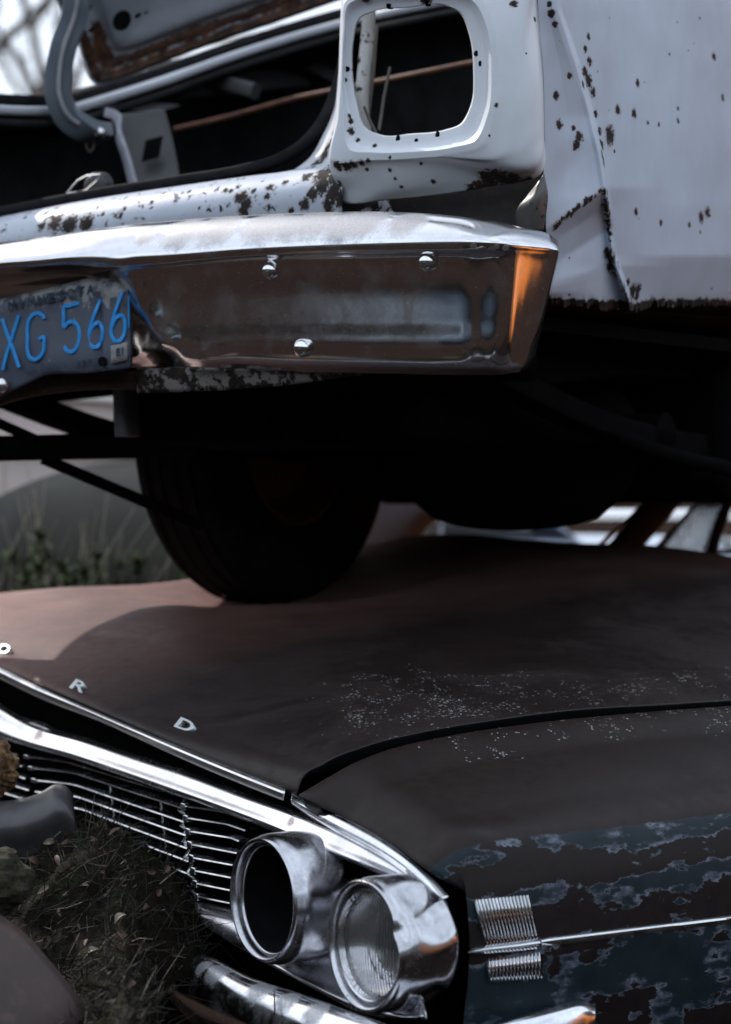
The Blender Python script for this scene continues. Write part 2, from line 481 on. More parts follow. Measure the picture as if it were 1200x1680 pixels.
# ---- quarter panel (right side of the car), crumpled behind the bumper
CRE = [(-260, 905), (-100, 905), (17, 915), (105, 945), (190, 968), (250, 983), (309, 993), (350, 998), (420, 1005), (455, 1018), (500, 1034)]
QV = 0.172
def seam_x(y): return float(np.interp(y, [-520, -100, 20, 120, 225, 300, 507], [876, 878, 884, 892, 894, 893, 902]))
def crease_x(y): return float(np.interp(y, [c[0] for c in CRE], [c[1] for c in CRE]))
def quarter():
    #        y     off at: seam  mid  crease-  crease  crease+  1100  1200  1450  (metres outward)
    T = [(-520, [.000, .004, .004, .004, .004, .004, .004, .000]),
         (-260, [.000, .006, .006, .006, .006, .008, .008, .004]),
         (-100, [.000, .006, .010, .010, .010, .010, .010, .006]),
         (  17, [.000, .008, .014, .016, .012, .012, .012, .006]),
         ( 105, [.000, .008, .018, .021, .012, .012, .012, .006]),
         ( 190, [.000, .010, .022, .027, .012, .012, .012, .006]),
         ( 250, [.000, .014, .029, .035, .012, .012, .012, .006]),
         ( 309, [-.004, .020, .036, .042, .014, .012, .011, .005]),
         ( 335, [-.012, -.006, .010, .026, .010, .012, .011, .005]),
         ( 372, [-.022, -.018, -.010, .002, .006, .011, .010, .004]),
         ( 420, [-.022, -.012, -.006, .008, .000, .010, .009, .003]),
         ( 436, [-.022, -.014, -.008, .010, .000, .004, .003, -.003]),
         ( 462, [-.026, -.018, -.012, .010, -.008, -.006, -.008, -.014]),
         ( 492, [-.034, -.024, -.018, .004, -.016, -.018, -.020, -.026]),
         ( 507, [-.040, -.030, -.024, -.004, -.022, -.026, -.028, -.034])]
    ny, nx = 240, 210
    ys = np.concatenate([np.linspace(-520, -20, 60, endpoint=False), np.linspace(-20, 507, ny - 60)])
    ty = [t[0] for t in T]; OT = np.array([t[1] for t in T])
    G = np.zeros((ny, nx, 3))
    for i, y in enumerate(ys):
        cx = crease_x(y)
        sx = seam_x(y); kx = np.array([sx, sx + (cx - sx) * .5, cx - 8, cx, cx + 7, 1105, 1205, 1500])
        xs = np.concatenate([np.linspace(sx, cx - 9, 60, endpoint=False), np.linspace(cx - 9, cx + 10, 20, endpoint=False), np.linspace(cx + 10, 1230, 100, endpoint=False), np.linspace(1230, 1500, 30)])
        # the big fold runs slantwise, lower towards the bumper
        sl = np.clip((cx - xs) / (cx - sx), 0, 1) * 66 * np.clip((y - 225) / 85, 0, 1) * np.clip((500 - y) / 60, 0, 1)
        cols = np.array([np.interp(y - sl, ty, OT[:, c]) for c in range(8)])
        kf = np.interp(xs, kx, np.arange(8)); k0 = np.clip(kf.astype(int), 0, 6); fr = kf - k0; jj = np.arange(len(xs))
        of = cols[k0, jj] * (1 - fr) + cols[k0 + 1, jj] * fr
        # stretched dents: long shallow waves in the sheet, and pinched folds left of the crease
        for j, x in enumerate(xs):
            w = .0022 * mnoise.noise((x * .006, y * .004, 2)) + .0007 * mnoise.noise((x * .02, y * .015, 5))
            if x < cx: w += .0030 * mnoise.noise((x * .02 + y * .006, y * .012, 8)) * min(1, max(0, y / 150))
            yy = y if y < 480 else y + np.interp(x, [894, 935, 1000, 1034, 1060, 1200], [-12, -8, 2, 4, -3, -6]) * (y - 480) / 27
            G[i, j] = US(x, yy, QV - of[j] - w)
    for _ in range(2):
        H = G.copy(); H[1:-1, 1:-1] = G[1:-1, 1:-1] * .4 + (G[:-2, 1:-1] + G[2:, 1:-1] + G[1:-1, :-2] + G[1:-1, 2:]) * .15; G = H
    bl = on(G, [
        (1000, 220, 20), (1150, 357, 13), (1161, 348, 13), (1170, 91, 10), (1045, 136, 9), (1013, 180, 11), (1040, 186, 10), (1080, 203, 6), (1112, 198, 7),
        (1062, 202, 5), (1113, 178, 5), (985, 232, 9), (988, 255, 12), (990, 268, 8), (1185, 160, 8), (1043, 348, 8), (1085, 365, 7), (1131, 369, 7), (1148, 380, 5)])
    bl += on(G, [
        (918, 205, 11), (946, 238, 10), (950, 225, 11), (941, 210, 6), (912, 158, 9), (935, 125, 7), (905, 20, 9), (912, 40, 7), (902, 6, 6),
        (966, 60, 7), (962, 80, 8), (966, 100, 10), (960, 118, 12), (966, 132, 14), (957, 140, 10), (972, 150, 12), (978, 185, 8), (983, 215, 9), (987, 240, 9), (990, 262, 8)])
    def crack(pts, r, step=4):
        out = []
        P = np.array(pts, float); L = chord(np.c_[P, P[:, 0] * 0])
        for d in np.arange(0, L[-1], step):
            x, y = np.interp(d, L, P[:, 0]), np.interp(d, L, P[:, 1])
            out.append((x + random.gauss(0, 1.3), y + random.gauss(0, 1.3), r * random.choice((.35, .6, .8, 1.0, 1.25))))
        return out
    bl += on(G, crack([(993, 310), (980, 318), (966, 328), (952, 339), (937, 350), (922, 361), (908, 373)], 8))
    bl += on(G, crack([(994, 315), (997, 345), (999, 365)], 10) + crack([(999, 368), (1001, 395), (1003, 415)], 5) + crack([(1002, 418), (1007, 440), (1012, 452)], 11) + crack([(1012, 452), (1022, 470), (1032, 496)], 6))
    bl += on(G, [(1030, 464, 9), (1038, 478, 17), (1047, 474, 13), (1044, 486, 10), (1036, 494, 12)])
    m = m_white('chipped white quarter panel paint', bl, base=(0.53, 0.60, 0.71), chips=.45, edge='edge_rust', smear=.28)  # white pulled to blue-grey: this side's shade sits in the base
    def er(G):
        i = np.linspace(0, 1, G.shape[0])[:, None] * np.ones(G.shape[1])
        # rust eating up from the torn lower edge
        return np.clip((i - .955) / .030, -1, 1) * .62
    def ragged(G):
        n = G.shape[1]
        for j in range(n):
            w = mnoise.noise((j * .13, 3.1, 0)) * .012 + mnoise.noise((j * .45, 1.7, 0)) * .008
            for i in range(1, 9): G[-i, j, 2] += w * (1 - i / 9)
        return G
    sheet('quarter_panel', None, 0, 0, m, wc, G=G, fn=ragged, attr={'edge_rust': er}, thick=.0014)
quarter()

# ---- tail panel with the empty tail lamp opening
def tail_panel():
    op = [(733, 7), (757, 20), (772, 55), (779, 115), (774, 175), (758, 204), (733, 214), (675, 221), (625, 223), (600, 211), (585, 170), (577, 115), (579, 62), (588, 30), (612, 17), (670, 10)]
    cx, cy = 678, 115
    fl = [(735, -6), (768, 10), (787, 50), (794, 115), (789, 182), (770, 218), (737, 229), (676, 236), (622, 238), (590, 226), (574, 178), (566, 115), (568, 58), (577, 20), (606, 4), (670, -3)]
    rim = [(740, -14), (779, 3), (800, 46), (807, 115), (801, 188), (783, 228), (742, 242), (678, 249), (610, 250), (574, 245), (564, 185), (562, 115), (565, 52), (571, 8), (600, -6), (670, -10)]
    outr = [(742, -22), (788, -4), (810, 42), (817, 115), (811, 192), (795, 236), (745, 252), (680, 259), (600, 262), (546, 262), (556, 190), (560, 115), (563, 48), (569, 0), (596, -14), (670, -18)]
    s1 = [(748, -60), (815, -40), (845, 30), (852, 115), (850, 205), (835, 250), (752, 262), (684, 268), (598, 270), (544, 268), (553.5, 190), (558, 115), (561, 42), (566, -10), (592, -34), (670, -50)]
    s2 = [(760, -200), (868, -190), (876, 10), (886, 115), (889, 215), (886, 268), (775, 292), (700, 306), (612, 312), (554, 300), (552.5, 190), (557, 115), (560, 40), (564, -20), (580, -190), (660, -200)]
    s3 = [(765, -330), (874, -330), (881, 0), (890.5, 115), (893, 225), (892, 279), (800, 306), (715, 320), (632, 328), (566, 332), (552, 190), (556.5, 115), (559, 39), (562, -22), (576, -330), (655, -330)]
    def ringq(pts, q):
        q = q if isinstance(q, list) else [q] * len(pts)
        return [R(x, y, a) for (x, y), a in zip(pts, q)]
    back = [(cx + (x - cx) * .985, cy + (y - cy) * .985) for x, y in op]
    fl0 = [(x * .35 + a * .65, y * .35 + b * .65) for (x, y), (a, b) in zip(rim, fl)]
    q1 = [.19, .20, .20, .20, .20, .197, .193, .193, .193, .195, .20, .20, .20, .20, .19, .19]
    q2 = [.20, .238, .238, .238, .238, .236, .222, .218, .216, .216, .225, .225, .225, .225, .2, .2]
    q3 = [.20, .27, .27, .27, .27, .26, .238, .232, .230, .228, .26, .26, .26, .26, .2, .2]
    rows = [ringq(back, .232), ringq(op, .206), ringq(op, .203), ringq(fl, .200), ringq(fl0, .197), ringq(rim, .183), ringq(outr, .185), ringq(s1, q1), ringq(s2, q2), ringq(s3, q3)]
    # sharp rings: sample ring by ring with straight blends so that the steps stay crisp
    P = [curve(r, 224, True) for r in rows]
    G = [P[0]]
    for a, b, n in ((0, 1, 2), (1, 2, 1), (2, 3, 3), (3, 4, 2), (4, 5, 3), (5, 6, 3)):
        for i in range(1, n + 1): G.append(P[a] * (1 - i / n) + P[b] * i / n)
    outer = hermite(np.array([P[6].ravel(), P[7].ravel(), P[8].ravel(), P[9].ravel()]), [0, .3, .8, 1.0], np.linspace(0, 1, 40)[1:]).reshape(-1, 224, 3)
    G = np.array(G + list(outer))
    bl = on(G, [(555, 270, 13), (568, 272, 13), (580, 270, 11), (594, 266, 8), (605, 264, 6), (548, 285, 8), (560, 300, 6), (640, 280, 5), (648, 292, 5), (690, 268, 4),
        (711, 297, 6), (658, 307, 5), (576, 215, 9), (588, 228, 5), (574, 200, 6), (571, 190, 5), (614, 240, 6), (640, 258, 4), (603, 276, 5),
        (800, 292, 22), (815, 287, 24), (826, 292, 26), (842, 290, 20), (806, 300, 24), (840, 300, 24), (790, 304, 18), (775, 308, 12), (856, 296, 14), (866, 292, 10)])
    bl += on(G, [(600, 0, 10), (700, -4, 13), (842, 5, 8), (876, 30, 5), (815, 172, 5)])
    m = m_white('chipped white tail panel paint', bl, base=(0.74, 0.77, 0.82), chips=.14, smear=.08)
    o = sheet('tail_panel', None, 0, 0, m, wc, cyc=True, G=G, thick=.0012, angle=24)
    # notches and screw holes round the lamp opening
    for (x, y, w, h) in ((784, 88, 6, 5), (789, 103, 4, 5), (571, 113, 6, 5), (568, 130, 4, 4), (654, 226, 4.5, 8), (684, 228, 4, 4), (717, 221, 4.5, 8), (700, 2, 4, 9), (637, 8, 5, 8)):
        b = MB(); c = on(G, [(x, y, 1)])[0][0] + FU * .0004
        b.revolve(c, FU, [(.010, .0), (.010, .8), (-.0010, 1.0), (-.0014, .92), (-.0014, 0)], 14)
        V = np.array(b.V) - c; 
        V2 = V - np.outer(V @ FU, FU)
        b.V = [tuple(c + (LU * (v @ LU) * w + Z * (v @ Z) * h) * .00098 + FU * f) for v, f in zip(V2, V @ FU)]
        b.build('screw_hole', M['hole'], wc)
    # torn flap of sheet metal hanging between the tail panel and the quarter
    fp = [[R(893, 284, .262), R(896, 300, .266), R(899, 320, .27), R(897, 345, .272), R(892, 378, .28)],
          [R(884, 298, .255), R(884, 310, .25), R(882, 325, .246), R(880, 345, .25), R(878, 378, .262)],
          [R(868, 318, .262), R(862, 326, .26), R(852, 338, .258), R(847, 352, .262), R(850, 378, .27)]]
    sheet('torn_flap', fp, 14, 22, m_white('grey torn edge paint', (), base=(.10, .10, .10), chips=.6, rusty=.4), wc)
    # dark rusted inner panel behind the tear
    ip = [[R(x, y, q) for x, y, q in ((520, 285, .30), (640, 290, .30), (780, 268, .31), (886, 255, .315))],
          [R(x, y, q) for x, y, q in ((520, 420, .26), (640, 420, .26), (780, 420, .27), (905, 430, .30))]]
    sheet('inner_panel', ip, 6, 20, m_rusty('dark inner rust', (.012, .009, .008), (.05, .026, .016), (.007, .006, .006), 12), wc, thick=.002)
    vp = [[R(x, y, .235) for x, y in ((-420, 540), (0, 450), (400, 390), (880, 400))], [R(x, y, .24) for x, y in ((-420, 640), (0, 612), (400, 632), (880, 625))]]
    sheet('rear_valance', vp, 8, 20, M['black'], wc, thick=.002)
    wp = [[R(x, y, .285) for x, y in ((583, 343), (610, 332), (640, 330), (642, 345))], [R(x, y, .272) for x, y in ((575, 372), (605, 365), (640, 360), (650, 352))]]
    sheet('rust_flake', wp, 6, 10, m_white('flaked white scrap', (), chips=.9, rusty=.9), wc)
tail_panel()

# ---- trunk sill
def sill():
    xs = [-420, -200, 0, 150, 300, 400, 475, 545, 562]
    y0 = [455, 398, 356, 327, 304, 290, 280, 262, 255]
    y1 = [468, 412, 371, 343, 320, 306, 296, 284, 280]
    y2 = [482, 428, 387, 360, 337, 323, 313, 303, 300]
    y3 = [560, 505, 455, 430, 405, 392, 385, 375, 372]
    rows = [[R(x, y, .30) for x, y in zip(xs, y0)], [R(x, y + 3, .262) for x, y in zip(xs, y0)], [R(x, y, .228) for x, y in zip(xs, y1)],
            [R(x, y, .215) for x, y in zip(xs, y2)], [R(x, y, .22) for x, y in zip(xs, y3)]]
    G = grid(rows, 60, 260)
    bl = on(G, [(530, 285, 26), (548, 292, 22), (530, 305, 22), (550, 312, 26), (560, 328, 20), (505, 290, 14), (512, 318, 16), (470, 300, 9), (442, 308, 10),
        (440, 322, 8), (418, 312, 7), (395, 322, 18), (402, 335, 16), (398, 346, 14), (372, 312, 8), (500, 335, 12), (540, 335, 16), (480, 345, 7),
        (90, 365, 24), (115, 368, 26), (140, 366, 22), (68, 372, 13), (75, 350, 9), (170, 352, 6), (250, 332, 7), (205, 342, 6), (160, 340, 6), (40, 357, 6), (230, 318, 5), (270, 316, 6), (310, 315, 6)])
    m = m_white('chipped white sill paint', bl, base=(0.54, 0.58, 0.66), chips=1.0, smear=.3, rusty=.45)
    sheet('trunk_sill', None, 0, 0, m, wc, G=G)
    b = MB()
    path = curve([R(-420, 448, .31), R(-200, 391, .31), R(0, 349, .31), R(150, 320, .31), R(300, 296, .31), R(400, 279, .32), R(450, 265, .34), R(500, 236, .40), R(535, 192, .47), R(556, 140, .55), R(567, 90, .62), R(572, 40, .68)], 90)
    b.sweep(path, rrect(.026, .022, .45))
    b.build('weatherstrip', M['rubber'], wc)
    # rusted corner of sheet metal between the sill and the tail panel
    cp = [[R(x, y, q) for x, y, q in ((478, 282, .31), (505, 262, .34), (530, 222, .38), (548, 180, .42), (556, 120, .46))],
          [R(x, y, q) for x, y, q in ((545, 284, .262), (549, 262, .262), (553, 222, .265), (557, 180, .27), (561, 120, .275))]]
    bl = px_blobs(lambda x, y: R(x, y, .3), [(528, 245, 17), (535, 258, 17), (515, 268, 12), (542, 236, 10), (540, 215, 8), (525, 275, 14), (548, 262, 9)])
    sheet('corner_gusset', cp, 16, 40, m_white('rusted white gusset', bl, base=(.6, .62, .66), chips=1.0, smear=.2), wc)
sill()

# ---- rear bumper
def bumper():
    # px, y_back, y_top, y_mid, y_edge, y_under, y_a, y_b, y_c, y_bot, y_roll ; recess
    N = 14
    T = [(-480, 505, 495, 502, 520, 540, 556, 575, 602, 626, 648, 655, 0, 0),
         (-330, 470, 460, 468, 492, 507, 520, 545, 578, 608, 636, 645, 0, 0),
         (-180, 446, 436, 446, 470, 488, 510, 545, 575, 605, 630, 640, 1, 0),
         (0, 408, 399, 412, 436, 445, 460, 500, 545, 580, 612, 622, 1, 0),
         (60, 400, 391.5, 405, 432, 441.5, 455, 497, 542, 578, 607, 618, 1, 0),
         (110, 392, 384, 398, 428, 438, 450, 495, 540, 577, 603, 614, 1, 0),
         (150, 386, 378, 393, 425.5, 435.5, 448, 492, 537, 574, 597, 610, 1, 0),
         (190, 381, 373, 389, 423, 433, 446, 490, 535, 572, 592, 606, 1, 0),
         (228, 377, 368, 385, 420, 431, 444, 488, 533, 568, 586, 602, .75, 0),
         (248, 375.5, 366.5, 384, 419, 429.5, 443, 487, 532, 567, 585, 601, 0, 0),
         (268, 374, 365, 383, 418, 428, 442, 486, 531, 566, 584, 600, 0, 0),
         (300, 371, 362, 380, 416, 425, 440, 484, 530, 566, 585, 601, 0, 0),
         (400, 363, 355, 374, 408, 417, 432, 478, 525, 566, 588, 604, 0, 0),
         (520, 358, 350, 369, 402, 411, 428, 474, 524, 568, 593, 610, 0, 0),
         (640, 358, 349, 368, 398, 408, 426, 472, 524, 570, 597, 612, 0, 0),
         (740, 364, 355, 372, 396, 406, 425, 471, 524, 571, 599, 614, 0, 0),
         (768, 367, 358, 374, 396, 406, 425, 470, 524, 571, 599, 614, .0, .002),
         (795, 371, 362, 377, 397, 407, 425, 471, 524, 570, 598, 614, .0, .011),
         (820, 376, 366, 380, 398, 408, 426, 471, 524, 570, 598, 614, .0, .027),
         (842, 381, 371, 383, 401, 410, 428, 472, 524, 568, 596, 612, .0, .049),
         (862, 386, 375, 386, 403, 411, 429, 472, 523, 566, 594, 611, 0, .075),
         (882, 391, 379, 389, 405, 413, 430, 472, 522, 564, 592, 610, 0, .106),
         (900, 399, 385, 393, 407, 414, 430, 470, 518, 558, 586, 606, 0, .135),
         (913, 409, 394, 400, 411, 417, 430, 467, 512, 549, 577, 599, 0, .162),
         (917, 420, 404, 407, 415, 420, 431, 466, 508, 543, 570, 594, 0, .21),
         (914, 425, 409, 411, 417, 422, 432, 465, 506, 540, 566, 590, 0, .28)]
    base_q = [.105, .060, .022, .000, .004, .024, .037, .0445, .0500, .066, .10]
    end_q = [.105, .060, .022, .000, .003, .007, .013, .020, .030, .048, .08]
    rows = []
    for row in T:
        x = row[0]; ys = row[1:12]; rec, dq = row[12], row[13]
        # the right end of the face leans left towards its foot
        pts = []
        for i, y in enumerate(ys):
            ew = min(1, max(0, (x - 800) / 40)); q = base_q[i] * (1 - ew) + end_q[i] * ew + dq
            if i >= 4 and x < 300:
                lim = 150 + 24 * (i - 4)              # recess for the plate, its edge slanting down to the right
                w = min(1, max(0, (lim + 34 - x) / 60)) * min(1, max(0, (x + 300) / 80)); w = w * w * (3 - 2 * w)
                q += w * (.085 if i > 4 else .03)
            elif i >= 4: q += rec * (.085 if i > 4 else .03)
            xx = x
            if x > 780 and i >= 4: xx = x - ((x - 780) / 137) ** 1.7 * 46 * (y - 415) / 190
            pts.append(R(xx, y, q))
        rows.append(pts)
    G = grid(rows, 300, 90)
    dust = on(G, [(300, 378, 55), (360, 372, 60), (440, 366, 60), (520, 362, 60), (600, 362, 55), (670, 364, 45), (240, 385, 30), (60, 395, 30), (565, 368, 55), (480, 372, 45)])
    dust += on(G, [(806, 408, 9), (780, 402, 7), (830, 406, 8), (817, 404, 7)])
    m = m_chrome('bumper chrome', (0.72, 0.71, 0.73), .13, dust, grime=.16, pits=.3, dustcol=(.13, .125, .13))
    o = sheet('rear_bumper', None, 0, 0, m, wc, G=G, thick=.003, angle=60)
    for (x, y, q) in ((442, 444, .024), (700, 430, .018), (495, 571, .042)):
        b = MB(); c = R(x, y, q)
        ax = np.array(-FU + Z * -.12)
        b.revolve(c, ax, [(-.012, .0150), (.001, .0150), (.003, .0142), (.0066, .0112), (.0092, .007), (.0102, .0026), (.0103, 0)], 22)
        b.build('bolt', M['chrome'], o)
    # rusted lip of body metal below the bumper
    xs = [225, 290, 400, 500, 570, 650]
    rows = [[R(x, y, .14) for x, y in zip(xs, [604, 602, 600, 598, 596, 598])], [R(x, y, .11) for x, y in zip(xs, [612, 610, 607, 604, 600, 601])],
            [R(x, y, .12) for x, y in zip(xs, [645, 643, 638, 628, 618, 606])]]
    sheet('lower_valance', rows, 12, 80, m_white('rust eaten valance paint', (), base=(.30, .28, .27), chips=1, rusty=.85, smear=.7), wc)
    rows = [[R(x, y, .16) for x, y in ((276, 592), (310, 590), (346, 587))], [R(x, y, .16) for x, y in ((278, 616), (312, 613), (346, 610))]]
    sheet('bracket_tab', rows, 6, 12, m_plain('blue grey paint', (.10, .13, .17), .55), wc)
    # dark bumper bracket bar under the plate
    b = MB()
    b.sweep(curve([R(-300, 690, .10), R(-60, 668, .10), R(40, 638, .11), R(110, 627, .12), R(230, 624, .14), R(300, 628, .16)], 30), rrect(.02, .034, .3))
    b.build('bumper_bracket', M['rust'], wc)
bumper()

# ---- licence plate
def plate():
    xs = [-48, -20, 5, 39, 80, 119, 156, 164, 171, 190, 205, 214, 217]
    yt = [500, 494, 490, 482, 472, 463, 455, 455, 456, 460, 469, 478, 488]
    yb = [672, 660, 648, 632, 614, 613, 611, 610, 609, 607, 605, 603, 598]
    qq = [.060, .058, .057, .056, .055, .054, .053, .058, .054, .053, .058, .064, .070]
    def q_at(x): return float(np.interp(x, xs, qq))
    rows = []
    for f in (0, .06, .3, .6, .85, 1):
        rows.append([R(x, a * (1 - f) + b * f, q + (.004 if f in (0, 1) else 0) + (.006 if f > .8 and x < 70 else 0)) for x, a, b, q in zip(xs, yt, yb, qq)])
    k = NT('weathered plate paint')
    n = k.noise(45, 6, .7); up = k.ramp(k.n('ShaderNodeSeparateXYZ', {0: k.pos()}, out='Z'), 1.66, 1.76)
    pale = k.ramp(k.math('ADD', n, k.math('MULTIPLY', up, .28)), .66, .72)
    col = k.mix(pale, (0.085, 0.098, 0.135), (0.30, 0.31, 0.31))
    col = k.mix(k.ramp(k.noise(20, 6, .7), .6, .7), col, (0.055, 0.06, 0.075))
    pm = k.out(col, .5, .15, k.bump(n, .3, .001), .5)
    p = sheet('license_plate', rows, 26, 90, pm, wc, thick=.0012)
    k = NT('plate blue enamel')
    blue = k.out(k.mix(k.ramp(k.noise(70, 5, .7), .55, .68), (0.012, 0.29, 0.74), (0.08, 0.38, 0.72)), .42, 0, None, .5)
    k = NT('plate faded blue print')
    dk = k.out(k.mix(k.ramp(k.noise(120, 5, .7), .5, .6), (0.006, 0.028, 0.055), (0.020, 0.05, 0.08)), .55)
    def glyph(ch, x0, x1, yb_, yt_, mat, slope=-.20, ex=.0013, lift=.0060, fat=0.0, name='character'):
        me, V = text_mesh(ch, .5, fat)
        lo, hi = V.min(0), V.max(0)
        g = (V[:, :2] - lo[:2]) / (hi[:2] - lo[:2])
        out = []
        for (gx, gy), v in zip(g, V):
            x = x0 + gx * (x1 - x0)
            y = yb_ + gy * (yt_ - yb_) + slope * (x - (x0 + x1) / 2)
            out.append(R(x, y, q_at(x) - lift - ex * (1 if v[2] > 0 else 0)))
        me.vertices.foreach_set('co', np.array(out).ravel())
        me.update()
        me.materials.clear()
        link(name, me, mat, p, smooth=False)
    # stroke drawn digits (rounded sheet metal embossing)
    def stroke(pts, box, w=6.8, mat=blue, name='character', h=.0022):
        x0, x1, yb_, yt_ = box
        P = []
        for gx, gy in pts:
            x = x0 + gx * (x1 - x0); P.append((x, yb_ + gy * (yt_ - yb_) - .20 * (x - (x0 + x1) / 2)))
        P = np.array([[x, y, 0] for x, y in P])
        C2 = curve(P, max(10, len(P) * 7))
        W = np.array([R(x, y, q_at(x) - h * .5 - .0022) for x, y, _ in C2])
        b = MB()
        ww = w * .00108
        b.sweep(W, [(-ww*.5, -h*.8), (-ww*.5, h*.1), (-ww*.34, h*.55), (ww*.34, h*.55), (ww*.5, h*.1), (ww*.5, -h*.8)], up=-FU)
        return b
    def merge(*bs):
        b = MB()
        for c in bs: b.add(c.V, c.F)
        return b
    bx = (3, 31, 604, 520)
    merge(stroke([(.0, 1), (.25, .74), (.5, .5), (.78, .22), (1.0, -.02)], bx), stroke([(1.0, 1.0), (.75, .76), (.5, .5), (.25, .26), (.05, .0)], bx)).build('character', blue, p)
    bx = (45, 72, 588, 516)
    stroke([(1, .86), (.95, .93), (.75, 1.0), (.4, 1.02), (.1, .92), (0, .75), (0, .5), (0, .22), (.12, .06), (.42, -.02), (.75, .02), (.97, .14), (1, .3), (1, .42), (.97, .44), (.7, .43)], bx).build('character', blue, p)
    bx = (104, 130, 576, 500)
    stroke([(1.02, 1.0), (.7, 1.0), (.35, .99), (.04, .98), (.02, .96), (.02, .75), (.02, .58), (.04, .56), (.25, .62), (.55, .63), (.85, .55), (1, .38), (.98, .2), (.82, .05), (.5, -.02), (.22, .03), (.06, .13)], bx).build('character', blue, p)
    for bx in ((145, 168, 568, 496), (182, 205, 558, 482)):
        stroke([(.86, 1.04), (.6, .86), (.34, .66), (.12, .44), (.02, .28), (.06, .12), (.28, .0), (.6, -.02), (.88, .07), (1, .24), (.94, .42), (.72, .52), (.42, .5), (.18, .4), (.06, .3)], bx).build('character', blue, p)
    bd = [R(211.5, y, q_at(211.5) - .004) for y in np.linspace(474, 538, 8)]
    MB().sweep(bd, rrect(.0032, .002, .3), up=-FU).build('border_strip', blue, p)
    xs_ = np.linspace(11, 156, 10)
    for i, ch in enumerate('MINNESOTA'):
        x0, x1 = xs_[i], xs_[i + 1]
        if ch == 'I': a, b_ = x0 + 5, x0 + 8.5
        else: a, b_ = x0 + 2, x1 - 2
        yb_ = 509 + (x0 + 7 - 16) * (-.205)
        glyph(ch, a, b_, yb_, yb_ - 15.5, dk, fat=.035)
    for i, ch in enumerate('10,000 LAKES'):
        if ch == ' ': continue
        x0 = 38 + i * 9.6
        yb_ = 612 - (x0 - 40) * .12
        glyph(ch, x0 + (2 if ch == ',' else 0), x0 + (4 if ch == ',' else 7), yb_ + (2 if ch == ',' else 0), yb_ - (2 if ch == ',' else 10), dk, slope=-.12)
    # registration sticker, hole
    sp = [[R(x, y, q_at(x) - .0045) for x, y in ((182, 567), (196, 564), (210, 560))], [R(x, y, q_at(x) - .0045) for x, y in ((182, 597), (196, 594), (210, 590))]]
    st = sheet('registration_sticker', sp, 4, 8, m_plain('sticker paper', (.23, .23, .23), .6, 0, .3, 90), p, thick=.0006)
    glyph('81', 190, 202, 584, 570, dk, lift=.0058, ex=.0006, fat=.02)
    b = MB(); b.revolve(R(167, 593, .0480), FU, [(0, 0), (0, .0085), (.004, .0085)], 16); b.build('bolt_hole', M['hole'], p)
    b = MB(); b.revolve(R(4, 632, .0535), -FU, [(0, .013), (.004, .012), (.007, .007), (.0075, 0)], 16); b.build('bolt', M['chrome_dull'], p)
    return p
plate()

